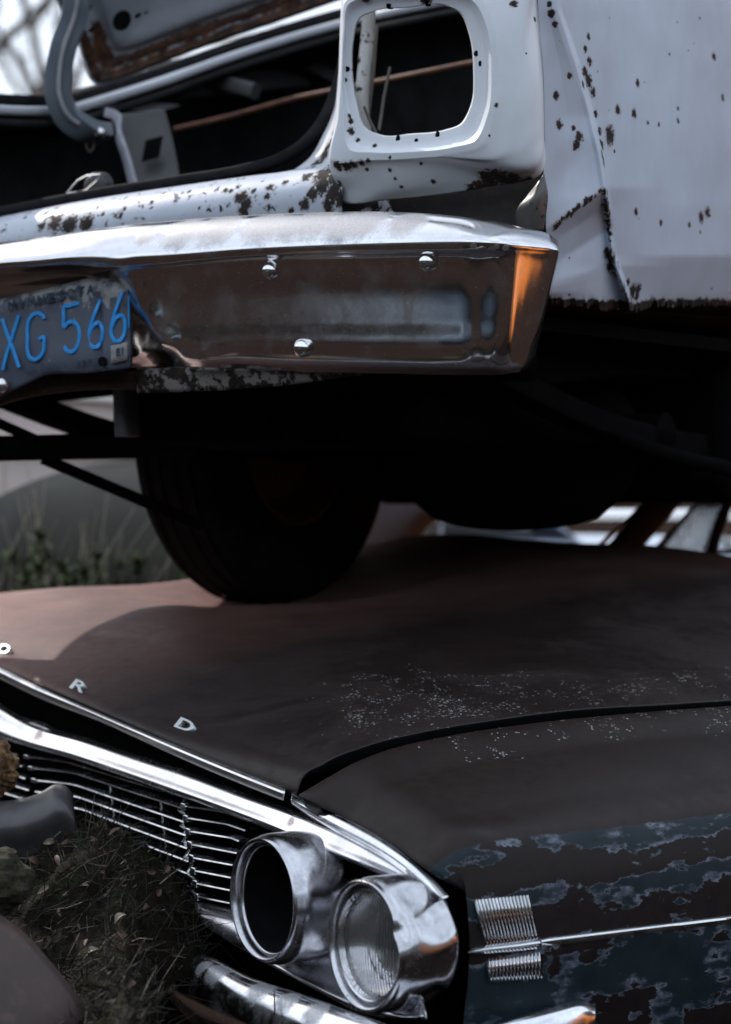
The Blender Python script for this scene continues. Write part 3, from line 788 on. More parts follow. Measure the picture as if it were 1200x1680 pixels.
# ---- trunk opening, inside, lid
def trunk():
    grey = m_white('trunk white in shade', (), base=(0.17, 0.21, 0.25), chips=.5, smear=.4)  # white paint with its shade put into a blue-grey base
    # gutter round the far side of the opening
    gp = [(-260, 150, 5.0), (-120, 168, 5.1), (0, 182, 5.2), (60, 183, 5.28), (95, 182, 5.35), (150, 168, 5.48), (185, 158, 5.55), (260, 135, 5.66), (350, 104, 5.74), (450, 73, 5.76), (570, 40, 5.7), (640, 24, 5.6), (760, 0, 5.45), (900, -30, 5.3), (1000, -50, 5.2)]
    b = MB()
    b.sweep(curve([at(*p) for p in gp], 90), rrect(.05, .020, .4))
    b.build('trunk_gutter', m_white('pale gutter paint', (), base=(.50, .53, .58), chips=.6, smear=.3), wc)
    b = MB()
    b.sweep(curve([at(x, y - 17, d + .05) for x, y, d in gp], 90), rrect(.05, .024, .4))
    b.build('gutter_seal', M['rubber'], wc)
    b = MB()
    b.sweep(curve([at(x, y + 21, d - .01) for x, y, d in gp], 90), rrect(.05, .016, .4))
    b.build('gutter_lip', M['inner'], wc)
    # rear deck sheet running forward from the gutter
    rows = [[at(x, y - 20, d + .06) for x, y, d in gp], [at(x, y - 22, d + .06) + FU * .35 + Z * .02 for x, y, d in gp]]
    sheet('rear_deck', rows, 4, 60, m_white('deck paint', (), chips=.4), wc)
    # trunk tub
    b = MB()
    def quad(p, q, r, s, n=6):
        V = []
        for i in range(n + 1):
            for j in range(n + 1):
                w, v = i / n, j / n
                V.append((np.array(p)*(1-w) + np.array(q)*w)*(1-v) + (np.array(s)*(1-w) + np.array(r)*w)*v)
        b.add(V, grid_faces(n + 1, n + 1))
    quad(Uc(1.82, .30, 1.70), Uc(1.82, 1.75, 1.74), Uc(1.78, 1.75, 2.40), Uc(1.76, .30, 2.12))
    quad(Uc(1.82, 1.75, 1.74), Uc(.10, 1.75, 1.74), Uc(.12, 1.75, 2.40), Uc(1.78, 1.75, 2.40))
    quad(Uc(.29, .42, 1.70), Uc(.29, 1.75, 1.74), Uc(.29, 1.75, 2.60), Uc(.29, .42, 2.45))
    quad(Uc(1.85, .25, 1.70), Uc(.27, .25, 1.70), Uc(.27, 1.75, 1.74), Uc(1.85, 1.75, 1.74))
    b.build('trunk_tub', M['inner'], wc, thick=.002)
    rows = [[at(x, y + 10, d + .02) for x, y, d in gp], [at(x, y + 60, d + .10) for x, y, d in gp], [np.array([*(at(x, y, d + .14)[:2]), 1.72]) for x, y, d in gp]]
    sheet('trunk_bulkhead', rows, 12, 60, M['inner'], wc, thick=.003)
    b = MB()
    for (x0, y0, d0, x1, y1, d1, w) in ((250, 150, 5.75, 560, 120, 5.9, .05), (330, 128, 5.8, 570, 92, 5.95, .03), (240, 100, 5.9, 420, 150, 5.7, .035), (440, 75, 5.9, 560, 130, 5.8, .03)):
        b.sweep(np.linspace(at(x0, y0, d0), at(x1, y1, d1), 6), rrect(.03, w, .3))
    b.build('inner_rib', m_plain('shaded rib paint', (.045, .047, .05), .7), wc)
    # rusted torsion rod across the trunk
    b = MB()
    b.tube(curve([at(285, 212, 5.6), at(380, 190, 5.62), at(470, 165, 5.6), at(560, 146, 5.5), at(620, 134, 5.42), at(700, 118, 5.3), at(800, 98, 5.2)], 30), .0065)
    b.build('torsion_rod', m_rusty('orange rusted rod', (.16, .06, .03), (.32, .13, .06), (.06, .025, .015), 40), wc)
    # goose neck hinge arm
    path = curve([at(134, -150, 5.12), at(130, -70, 5.14), at(126, 0, 5.16), at(120, 32, 5.18), at(104, 78, 5.2), at(97, 115, 5.22), at(97, 160, 5.24), at(112, 193, 5.26), at(140, 212, 5.28), at(172, 219, 5.32)], 60)
    b = MB(); b.sweep(path, rrect(.030, .052, .12), up=np.array([.9, -.1, .2]))
    hg = b.build('hinge_arm', grey, wc)
    b = MB()
    b.sweep(path[:52] + np.array([.004, -.022, 0]), rrect(.006, .008, .3), up=np.array([.9, -.1, .2]))
    b.build('arm_ridge', m_plain('worn arm edge', (.42, .43, .45), .5), hg)
    b = MB(); b.revolve(at(164, 218, 5.28), np.array([0, -1, -.1]), [(-.01, .012), (.008, .011), (.011, .006), (.0115, 0)], 16); b.build('pivot_bolt', M['chrome_dull'], hg)
    # hinge bracket and brace
    rows = [[at(x, y, 5.44) for x, y in ((178, 188), (215, 185), (270, 178))], [at(x, y, 5.42) for x, y in ((196, 226), (232, 226), (282, 222))], [at(x, y, 5.40) for x, y in ((208, 262), (250, 262), (290, 262))], [at(x, y, 5.38) for x, y in ((218, 306), (262, 302), (296, 296))]]
    sheet('brace', rows, 20, 14, m_white('grey brace paint', (), base=(.07, .078, .09), chips=.9, smear=.5), wc)
    b = MB()
    b.sweep(curve([at(172, 184, 5.40), at(188, 188, 5.40), at(196, 225, 5.38), at(206, 255, 5.36), at(219, 302, 5.34)], 20), rrect(.010, .02, .2))
    b.build('brace_flange', m_plain('pale flange paint', (.46, .47, .54), .5), wc)
    b = MB(); b.box(at(250, 244, 5.36), (.018, 0, .005), (0, .004, 0), (.004, 0, .022)); b.build('brace_slot', M['hole'], wc)
    b = MB(); b.sweep(curve([at(142, 226, 5.3), at(143, 243, 5.3), at(148, 249, 5.3), at(153, 243, 5.3), at(154, 228, 5.3)], 16), rrect(.004, .004, .3), up=np.array([0, 1, 0])); b.build('spring_clip', m_plain('rusty clip', (.12, .09, .07), .6), wc)
    # latch striker wire over the sill
    b = MB()
    for pts in ([(110, 317), (128, 296), (143, 288), (165, 286), (160, 296), (142, 312), (132, 315), (110, 317)], [(143, 288), (150, 291)]):
        b.tube(np.array([R(x, y, .36) for x, y in pts]), .0022, 6)
    b.build('latch_striker', M['alu'], wc)
    b = MB(); b.revolve(R(156, 306, .40), -FU, [(-.02, .030), (.0, .028), (.006, .018), (.006, 0)], 20); b.build('latch_body', m_plain('latch dark steel', (.05, .05, .055), .5, .3), wc)
    # lid: underside of the raised trunk lid, edge rolled and rusted
    e = [(72, -60), (95, 5), (128, 70), (140, 108), (150, 131), (162, 138), (180, 134), (250, 108), (350, 70), (450, 36), (570, -6), (700, -50), (860, -100)]
    dd = [5.18, 5.28, 5.36, 5.40, 5.42, 5.43, 5.43, 5.42, 5.40, 5.37, 5.33, 5.28, 5.2]
    def rowp(f, dz, ins): 
        out = []
        for (x, y), d in zip(e, dd):
            cx, cy = 470, -330
            out.append(at(x + (cx - x) * f, y + (cy - y) * f, d + dz))
        return out
    rows = [rowp(0, .0, 0), rowp(.012, -.012, 0), rowp(.05, -.004, 0), rowp(.075, .012, 0), rowp(.115, .012, 0), rowp(.135, -.012, 0), rowp(.25, -.035, 0), rowp(.6, -.12, 0), rowp(.97, -.22, 0)]
    bl = [(at(155, 125, 5.42), .030), (at(170, 118, 5.4), .02)]
    def er(G):
        i = np.linspace(0, 1, G.shape[0])[:, None] * np.ones(G.shape[1])
        j = np.linspace(0, 1, G.shape[1])[None, :] * np.ones(G.shape)[:, :, 0]
        w = np.exp(-((i - .03) / .02) ** 2) * .62 + np.exp(-((i - .095) / .045) ** 2) * np.clip((j - .15) * 6, 0, .62)
        return np.clip(w, 0, 1) - .02
    k = NT('rust edged lid paint')
    rag, fine = k.noise(36, 7, .72), k.noise(120, 4, .6)
    e_ = k.math('ADD', k.attr('edge_rust'), k.math('MULTIPLY', k.math('SUBTRACT', rag, .5), 1.1))
    chip = k.math('MAXIMUM', k.ramp(e_, .28, .42), k.ramp(k.noise(24, 5, .65), .66, .69))
    rust = k.mix(k.ramp(k.noise(26, 6, .72), .42, .62), (.040, .018, .011), (.17, .070, .032))
    rust = k.mix(k.ramp(k.noise(60, 4, .7), .5, .64), rust, RUST_DK)
    lm = k.out(k.mix(chip, k.mix(k.ramp(k.noise(8, 5, .6), .4, .7), (.42, .45, .50), (.34, .36, .40)), rust), .6, 0, k.bump(rag, .35, .002))
    lid = sheet('trunk_lid', rows, 110, 200, lm, wc, attr={'edge_rust': er}, thick=.004)
    for (x, y, w, h) in ((200, 33, 15, 17), (226, 25, 4.5, 4.5), (150, 48, 4, 4), (240, 20, 2.5, 2.5)):
        b = MB(); c = at(x, y, 5.30)
        b.revolve(c, np.array([0, -1.0, 0]), [(0, 0), (0, 1), (-.004, 1)], 20)
        b.V = [tuple(c + np.array([(v[0]-c[0]) * w * .00125 + (v[2]-c[2]) * .004, (v[1]-c[1]), (v[2]-c[2]) * h * .00125])) for v in b.V]
        b.build('lid_hole', M['hole'], lid)
    # pale rod and dry stems seen through the lamp opening
    b = MB(); b.tube(curve([at(606, 12, 4.7), at(603, 60, 4.7), at(597, 120, 4.68), at(594, 170, 4.66), at(600, 226, 4.64)], 24), .0125)
    b.build('lamp_rod', m_white('pale rod paint', (), base=(.52, .52, .50), chips=1.0, rusty=.5, smear=.6), wc)
    b = MB(); b.tube(np.array([at(618, 40, 4.75), at(612, 120, 4.72), at(602, 205, 4.66)]), .004, 6); b.tube(np.array([at(640, 110, 4.7), at(630, 160, 4.68), at(622, 214, 4.6)]), .003, 6); b.tube(np.array([at(598, 175, 4.62), at(608, 200, 4.6), at(618, 220, 4.58)]), .003, 6)
    b.build('loose_wire', m_plain('old wire', (.10, .085, .07), .7), wc)
trunk()

# ---- underside, far side and cabin of the white car
def underside():
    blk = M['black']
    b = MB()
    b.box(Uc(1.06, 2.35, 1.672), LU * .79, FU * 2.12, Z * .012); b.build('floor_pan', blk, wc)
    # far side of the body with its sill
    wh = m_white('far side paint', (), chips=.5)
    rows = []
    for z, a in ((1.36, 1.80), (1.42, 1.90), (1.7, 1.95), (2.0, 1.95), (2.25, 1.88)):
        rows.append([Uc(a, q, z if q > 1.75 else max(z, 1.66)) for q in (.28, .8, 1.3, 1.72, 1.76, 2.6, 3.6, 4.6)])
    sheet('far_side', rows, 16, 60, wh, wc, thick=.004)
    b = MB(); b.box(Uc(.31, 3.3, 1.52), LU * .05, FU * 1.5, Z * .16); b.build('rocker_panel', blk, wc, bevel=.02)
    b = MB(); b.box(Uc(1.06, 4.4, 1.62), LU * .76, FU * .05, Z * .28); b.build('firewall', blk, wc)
    # cabin shell, above the frame
    rows = []
    for q, z, w in ((1.6, 2.40, .84), (2.0, 2.78, .68), (2.6, 2.86, .66), (3.4, 2.84, .66), (4.0, 2.50, .82)):
        rows.append([Uc(.97 + w, q, z - .10), Uc(.97 + w * .8, q, z - .01), Uc(.97, q, z), Uc(.97 - w * .8, q, z - .01), Uc(.97 - w, q, z - .10)])
    sheet('roof', rows, 24, 24, wh, wc, thick=.004)
    # fuel tank, frame rails, axle, differential, springs, exhaust
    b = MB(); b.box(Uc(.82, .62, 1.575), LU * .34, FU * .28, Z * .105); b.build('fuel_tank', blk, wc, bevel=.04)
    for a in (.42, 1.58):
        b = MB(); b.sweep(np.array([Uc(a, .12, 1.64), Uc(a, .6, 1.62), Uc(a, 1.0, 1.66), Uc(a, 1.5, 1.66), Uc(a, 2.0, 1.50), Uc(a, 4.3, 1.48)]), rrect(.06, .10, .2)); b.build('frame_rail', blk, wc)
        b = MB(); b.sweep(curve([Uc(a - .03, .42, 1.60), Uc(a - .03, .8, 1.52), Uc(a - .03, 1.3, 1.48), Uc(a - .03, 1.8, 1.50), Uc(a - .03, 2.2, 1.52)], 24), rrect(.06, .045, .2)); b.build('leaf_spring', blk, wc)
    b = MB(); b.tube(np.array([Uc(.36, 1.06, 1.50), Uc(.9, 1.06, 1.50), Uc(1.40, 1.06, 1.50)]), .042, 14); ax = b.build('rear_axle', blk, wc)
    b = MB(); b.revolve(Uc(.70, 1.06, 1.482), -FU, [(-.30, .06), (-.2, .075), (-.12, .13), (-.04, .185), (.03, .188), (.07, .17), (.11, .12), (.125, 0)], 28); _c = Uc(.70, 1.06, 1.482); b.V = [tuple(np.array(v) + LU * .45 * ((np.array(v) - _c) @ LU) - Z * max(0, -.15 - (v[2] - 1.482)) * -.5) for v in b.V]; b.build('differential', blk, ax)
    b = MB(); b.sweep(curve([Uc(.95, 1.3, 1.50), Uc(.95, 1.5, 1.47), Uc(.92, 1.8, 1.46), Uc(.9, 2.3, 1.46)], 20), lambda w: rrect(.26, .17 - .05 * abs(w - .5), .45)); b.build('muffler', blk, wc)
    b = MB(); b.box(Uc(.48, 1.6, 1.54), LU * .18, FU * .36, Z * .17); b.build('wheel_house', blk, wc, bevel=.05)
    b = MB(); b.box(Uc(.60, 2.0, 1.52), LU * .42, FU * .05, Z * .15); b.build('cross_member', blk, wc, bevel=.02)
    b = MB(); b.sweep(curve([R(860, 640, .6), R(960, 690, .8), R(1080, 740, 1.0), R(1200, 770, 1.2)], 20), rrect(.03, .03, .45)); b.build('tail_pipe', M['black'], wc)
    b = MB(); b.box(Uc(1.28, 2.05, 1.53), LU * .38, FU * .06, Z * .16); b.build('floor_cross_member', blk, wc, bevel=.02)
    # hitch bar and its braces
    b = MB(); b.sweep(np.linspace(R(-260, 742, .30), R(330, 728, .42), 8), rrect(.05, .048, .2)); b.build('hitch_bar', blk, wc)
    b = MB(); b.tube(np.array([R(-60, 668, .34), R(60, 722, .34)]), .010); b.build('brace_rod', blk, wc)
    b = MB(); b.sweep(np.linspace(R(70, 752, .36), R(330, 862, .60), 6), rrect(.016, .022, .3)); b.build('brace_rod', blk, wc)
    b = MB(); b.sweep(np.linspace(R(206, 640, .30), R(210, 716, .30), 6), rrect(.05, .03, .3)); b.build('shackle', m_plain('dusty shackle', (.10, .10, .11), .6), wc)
    # left rear wheel standing on the brown hood
    c = Uc(1.32, 1.07, 1.509)
    w = bpy.data.objects.new('wheel', None); COL.objects.link(w); w.parent = wc; w.matrix_parent_inverse = Matrix.Translation(-Vector(wc['_base']))
    prof = [(-.078, .18), (-.102, .22), (-.112, .27), (-.108, .30), (-.096, .327), (-.081, .341), (-.042, .349), (0, .35), (.042, .349), (.081, .341), (.096, .327), (.108, .30), (.112, .27), (.102, .22), (.078, .18)]
    b = MB(); b.revolve(c, LU, prof, 64)
    for h in (-.055, -.02, .02, .055): b.revolve(c, LU, [(h - .004, .3485), (h - .003, .353), (h + .003, .353), (h + .004, .3485)], 64)
    b.build('tyre', M['tyre'], w)
    b = MB(); b.revolve(c, LU, [(-.08, .195), (-.085, .18), (-.06, .16), (-.02, .13), (-.03, .06), (-.05, .03), (-.05, 0)], 40); b.revolve(c, LU, [(.08, .195), (.085, .18), (.06, .16), (.06, .05), (.09, .03), (.09, 0)], 40)
    b.build('rim', m_rusty('rusty rim'), w)
underside()

# ================================================================== brown car below
bc = thing('rusty_car', 'brown rusted sedan with chrome grille, crushed beneath the white car', 'car', tuple(Lc(1.15, .9, 0.0)))
UG = [0, .05, .137, .25, .4, .615, .887, 1.3, 1.6]
ZG = [.924, .963, .993, 1.0105, 1.0226, 1.030, 1.034, 1.04, 1.04]
HT = [.382, .60, .79, 1.19, 1.60, 2.00]
HU = [0, .02, .06, .14, .26, .42, .62, .90, 1.15, 1.40, 1.55, 1.75]
RISE = {  # rise above the lip line, per column
 .382: [0, .022, .046, .070, .088, .100, .106, .110, .112, .114, .110, .100],
 .60:  [0, .012, .030, .060, .086, .105, .120, .138, .150, .162, .160, .140],
 .79:  [0, .008, .018, .045, .080, .105, .128, .155, .178, .195, .195, .170],
 1.19: [0, .008, .018, .040, .070, .100, .126, .162, .195, .222, .222, .190],
 1.60: [0, .008, .016, .032, .052, .074, .096, .130, .160, .185, .180, .150],
 2.00: [0, .006, .010, .015, .022, .034, .052, .090, .116, .132, .120, .100]}
def dent(t, u): return -.070 * math.exp(-(((t - 1.76) / .24) ** 2 + ((u - .84) / .27) ** 2)) - .034 * math.exp(-(((t - 1.45) / .26) ** 2 + ((u - .78) / .30) ** 2))
def hood():
    rows = []
    for i, u in enumerate(HU):
        rows.append([Lc(t, u + (.012 if i == 0 else 0), .924 + .143 * (t - .382) + RISE[t][i]) for t in HT])
    G = grid(rows, 230, 210)
    for i in range(G.shape[0]):
        for j in range(G.shape[1]):
            p = G[i, j]; rel = p - LC
            t, u = rel @ LV, rel @ SV
            rr_ = math.hypot((t - 1.76) / .24, (u - .84) / .27); th_ = math.atan2(t - 1.76, u - .84)
            G[i, j, 2] += (.010 + .008 * math.sin(3 * th_ + 1) + .006 * mnoise.noise((th_ * 2.2, rr_ * 1.5, 3))) * math.exp(-((rr_ - 1.75) / .38) ** 2) * (1 if t < 1.9 else max(0, 1 - (t - 1.9) / .1))
            G[i, j, 2] += dent(t, u) + .0035 * mnoise.noise((t * 4, u * 4, 0)) * min(1, u * 5)
    def tu(G): rel = G - LC; return rel @ LV, rel @ SV
    def lich(G):
        t, u = tu(G)
        a = np.exp(-((t - .47) / .10) ** 2) * np.clip((u - .08) / .12, 0, 1) * np.clip((1.35 - u) / .4, 0, 1)
        b = np.exp(-(((t - .62) / .16) ** 2 + ((u - .38) / .22) ** 2))
        return np.clip(a * .55 + b * .62, 0, .85)
    def fade_sunlit(G):
        t, u = tu(G)
        return np.clip((t - .95) / .9, 0, 1) * .9  # grows towards the far side, where the sun falls
    h = sheet('hood', None, 0, 0, M['hood'], bc, G=G, attr={'lichen': lich, 'faded': fade_sunlit}, thick=.0015)
    HG = G
    E = HG[:, 0]
    dp = (.004 + .026 * np.clip(((E - LC) @ SV - .03) / .08, 0, 1))[:, None]
    fl = np.array([E + Z * .0005, E - Z * .003 + LV * .001, E - Z * dp + LV * .002])
    sheet('hood_flange', None, 0, 0, M['black'], h, G=fl, thick=.001)
    # rolled front lip of the hood with its bright moulding
    top = [(-430, 905), (-260, 983), (-120, 1044), (0, 1097), (50, 1121), (100, 1144), (200, 1187), (300, 1229), (400, 1270), (468, 1297)]
    bot = [(-430, 914), (-260, 993), (-120, 1055), (0, 1109), (60, 1138), (150, 1174), (200, 1196), (300, 1241), (400, 1283), (466, 1309)]
    rows = [[F(x, y - 2, .018) for x, y in top], [F(x, y, .003) for x, y in top], [F((x + a) / 2, (y + b_) / 2, -.003) for (x, y), (a, b_) in zip(top, bot)], [F(x, y, -.001) for x, y in bot], [F(x, y + 3, .03) for x, y in bot]]
    sheet('hood_moulding', rows, 16, 160, M['alu'], h, thick=.001)
    # inner lip folded under the moulding
    rows = [[F(x, y, .03) for x, y in bot], [F(x, y + 10, .06) for x, y in bot]]
    sheet('hood_inner_lip', rows, 4, 40, M['black'], h)
    return h, HG
HOOD, HG = hood()
def hood_at(px, py):
    P = HG.reshape(-1, 3); d = P[:, 1]
    x = 600 + FPX * P[:, 0] / d; y = 840 - FPX * (P[:, 2] - CAMZ) / d
    return P[np.argmin((x - px) ** 2 + (y - py) ** 2)]
def letters():
    k = NT('letter chrome')
    lm = k.out((0.62, 0.66, 0.66), .35, .55, None)
    for ch, px, py, w in (('O', 6, 1070, .042), ('R', 133, 1130, .050), ('D', 306, 1197, .052)):
        c = hood_at(px, py)
        rx = -LV - Z * .143; rx /= np.linalg.norm(rx)
        up = SV * .62 + Z * .62 + LV * .06; up /= np.linalg.norm(up)
        nn = np.cross(rx, up); nn /= np.linalg.norm(nn)
        if nn @ SV > 0: nn = -nn
        me, V = text_mesh(ch, .18, .02, 8)
        lo, hi = V.min(0), V.max(0)
        g = (V - lo) / (hi - lo)
        out = [c + rx * ((a - .5) * w) + up * ((b_ - .35) * .021) + nn * ((e - .35) * .009) for a, b_, e in g]
        me.vertices.foreach_set('co', np.array(out).ravel()); me.update(); me.materials.clear()
        link('letter', me, lm, HOOD, smooth=False)
letters()

def fender():
    us = [0, .05, .137, .25, .4, .615, .887, 1.3, 1.7]
    zt = [[.921, .902, .873, .848, .815, .75, .66, .52], [.960, .936, .906, .882, .83, .75, .66, .52], [.989, .957, .919, .8885, .84, .75, .66, .52], [1.006, .972, .930, .890, .845, .755, .66, .52],
          [1.018, .983, .938, .8935, .848, .757, .66, .52], [1.026, .990, .943, .900, .852, .76, .66, .52], [1.030, .993, .948, .905, .857, .762, .66, .52], [1.036, .995, .95, .91, .86, .765, .66, .52], [1.036, .995, .95, .91, .86, .765, .66, .52]]
    ts = [.352, .24, .107, .026, .006, -.004, .004, .03]
    rows = []
    for u, zz in zip(us, zt):
        rr = []
        for t, z in zip(ts, zz):
            uu = u
            if u < .04: uu = .012 + (.05 if z < .82 else 0) + (.03 if z < .7 else 0)
            rr.append(Lc(t, uu, z))
        # rolled edge down into the hood gap
        rr[0] = rr[0] - Z * (.012 if u > .04 else 0)
        rr = [Lc(.356, max(u, .035), zz[0] - (.045 if u > .04 else .012)), Lc(.3555, max(u, .025), zz[0] - (.018 if u > .04 else .006))] + rr
        rows.append(rr)
    G = grid(rows, 220, 170)
    def rel(G): r = G - LC; return r @ LV, r @ SV, G[:, :, 2]
    def side(G):
        t, u, z = rel(G)
        zc = np.interp(u, us, [r[3] for r in zt])
        return np.clip((zc + .006 - z) / .012, -.6, 1.6) * .5 + .25
    def teal(G):
        t, u, z = rel(G)
        zc = np.interp(u, us, [r[3] for r in zt])
        dz = zc - z
        v = .10 * np.exp(-(dz / .022) ** 2)                       # teal left under the crease
        v += .085 * np.exp(-((dz - .085 + .02 * u) / .014) ** 2)    # a strip lower down
        v += .15 * np.exp(-((dz - .20) / .04) ** 2)                # and below the side trim
        v -= .09 * np.exp(-((dz - .050) / .018) ** 2) + .10 * np.exp(-((dz - .125) / .02) ** 2)
        return v - .034
    def lich(G):
        t, u, z = rel(G)
        return np.clip(np.exp(-((t - .30) / .07) ** 2) * np.clip((u - .1) / .15, 0, 1) * .62, 0, .8)
    f = sheet('front_fender', None, 0, 0, M['fender'], bc, G=G, attr={'side': side, 'teal': teal, 'lichen': lich}, thick=.0015)
    # bright moulding along the fender's nose
    top = [(479, 1303), (520, 1322), (575, 1350), (625, 1378), (660, 1402), (700, 1436), (736, 1472)]
    bot = [(477, 1318), (512, 1340), (565, 1370), (610, 1394), (642, 1414), (680, 1444), (722, 1478)]
    rows = [[F(x, y - 1, .02) for x, y in top], [F(x, y, .004) for x, y in top], [F((x + a) / 2, (y + b_) / 2, -.006) for (x, y), (a, b_) in zip(top, bot)], [F(x, y, .002) for x, y in bot], [F(x, y + 2, .03) for x, y in bot]]
    sheet('fender_moulding', rows, 14, 80, M['chrome'], f, thick=.001)
    # side trim spear and ribbed badge
    def spear(px0, px1, y0a, y0b, y1a, y1b, name, n=30, pk=.006):
        rows = []
        for w, v in ((0, .004), (.12, -.004), (.45, -pk - .002), (.6, -pk - .001), (.88, -.004), (1, .004)):
            rows.append([S(px0 + (px1 - px0) * i / 5, (y0a + (y1a - y0a) * i / 5) * (1 - w) + (y0b + (y1b - y0b) * i / 5) * w, v - .002) for i in range(6)])
        sheet(name, rows, 20, n, M['chrome'], f, thick=.001)
    spear(887, 1420, 1539, 1555, 1475, 1488, 'side_trim')
    rows = []
    for w, v in ((0, .0), (.25, -.006), (.5, -.010), (.75, -.006), (1, .0)):
        rr = []
        for i, x in enumerate((769, 776, 790, 820, 855, 888)):
            hw = (1.5, 5, 7, 8, 8.5, 9)[i]; yc = (1563, 1561.5, 1559.5, 1556, 1552, 1547.5)[i]
            rr.append(S(x, yc - hw + 2 * hw * w, v - .006))
        rows.append(rr)
    bd = bpy.data.objects.new('fender_badge', None); COL.objects.link(bd); bd.parent = bc; bd.matrix_parent_inverse = Matrix.Translation(-Vector(bc['_base']))
    sheet('badge_bar', rows, 16, 30, M['chrome'], bd, thick=.001)
    def quadp(c00, c10, c11, c01, w, h): # pixel quad
        x = (c00[0]*(1-w) + c10[0]*w)*(1-h) + (c01[0]*(1-w) + c11[0]*w)*h
        y = (c00[1]*(1-w) + c10[1]*w)*(1-h) + (c01[1]*(1-w) + c11[1]*w)*h
        return x, y
    up_q = ((778, 1477), (868, 1469), (885, 1543), (797, 1549)); lo_q = ((799, 1574), (887, 1563), (891, 1604), (803, 1612))
    for q4, n in ((up_q, 16), (lo_q, 15)):
        b = MB()
        g = np.array([[S(*quadp(*q4, w, h), .002 - .006 * (1 - (2*h - 1)**2)) for w in np.linspace(0, 1, 6)] for h in np.linspace(0, 1, 8)])
        sheet('badge_plate', None, 0, 0, M['black'], bd, G=g, thick=.002)
        for i in range(n):
            w = (i + .5) / n
            path = [S(*quadp(*q4, w, h), -.003 - .007 * (1 - (2*h - 1)**2)) for h in np.linspace(0, 1, 9)]
            b = MB(); b.sweep(np.array(path), [(-.0019, -.003), (-.0016, .0), (-.0006, .0016), (.0006, .0016), (.0016, .0), (.0019, -.003)], up=-LV)
            b.build('rib', M['chrome'], bd)
    # inner apron: dark gap beside the hood
    b = MB(); P = [Lc(.375, u, z - .045) for u, z in zip(UG[2:], ZG[2:])]
    b.sweep(curve(P, 40), rrect(.05, .012, .2)); b.build('gutter_channel', M['black'], bc)
fender()

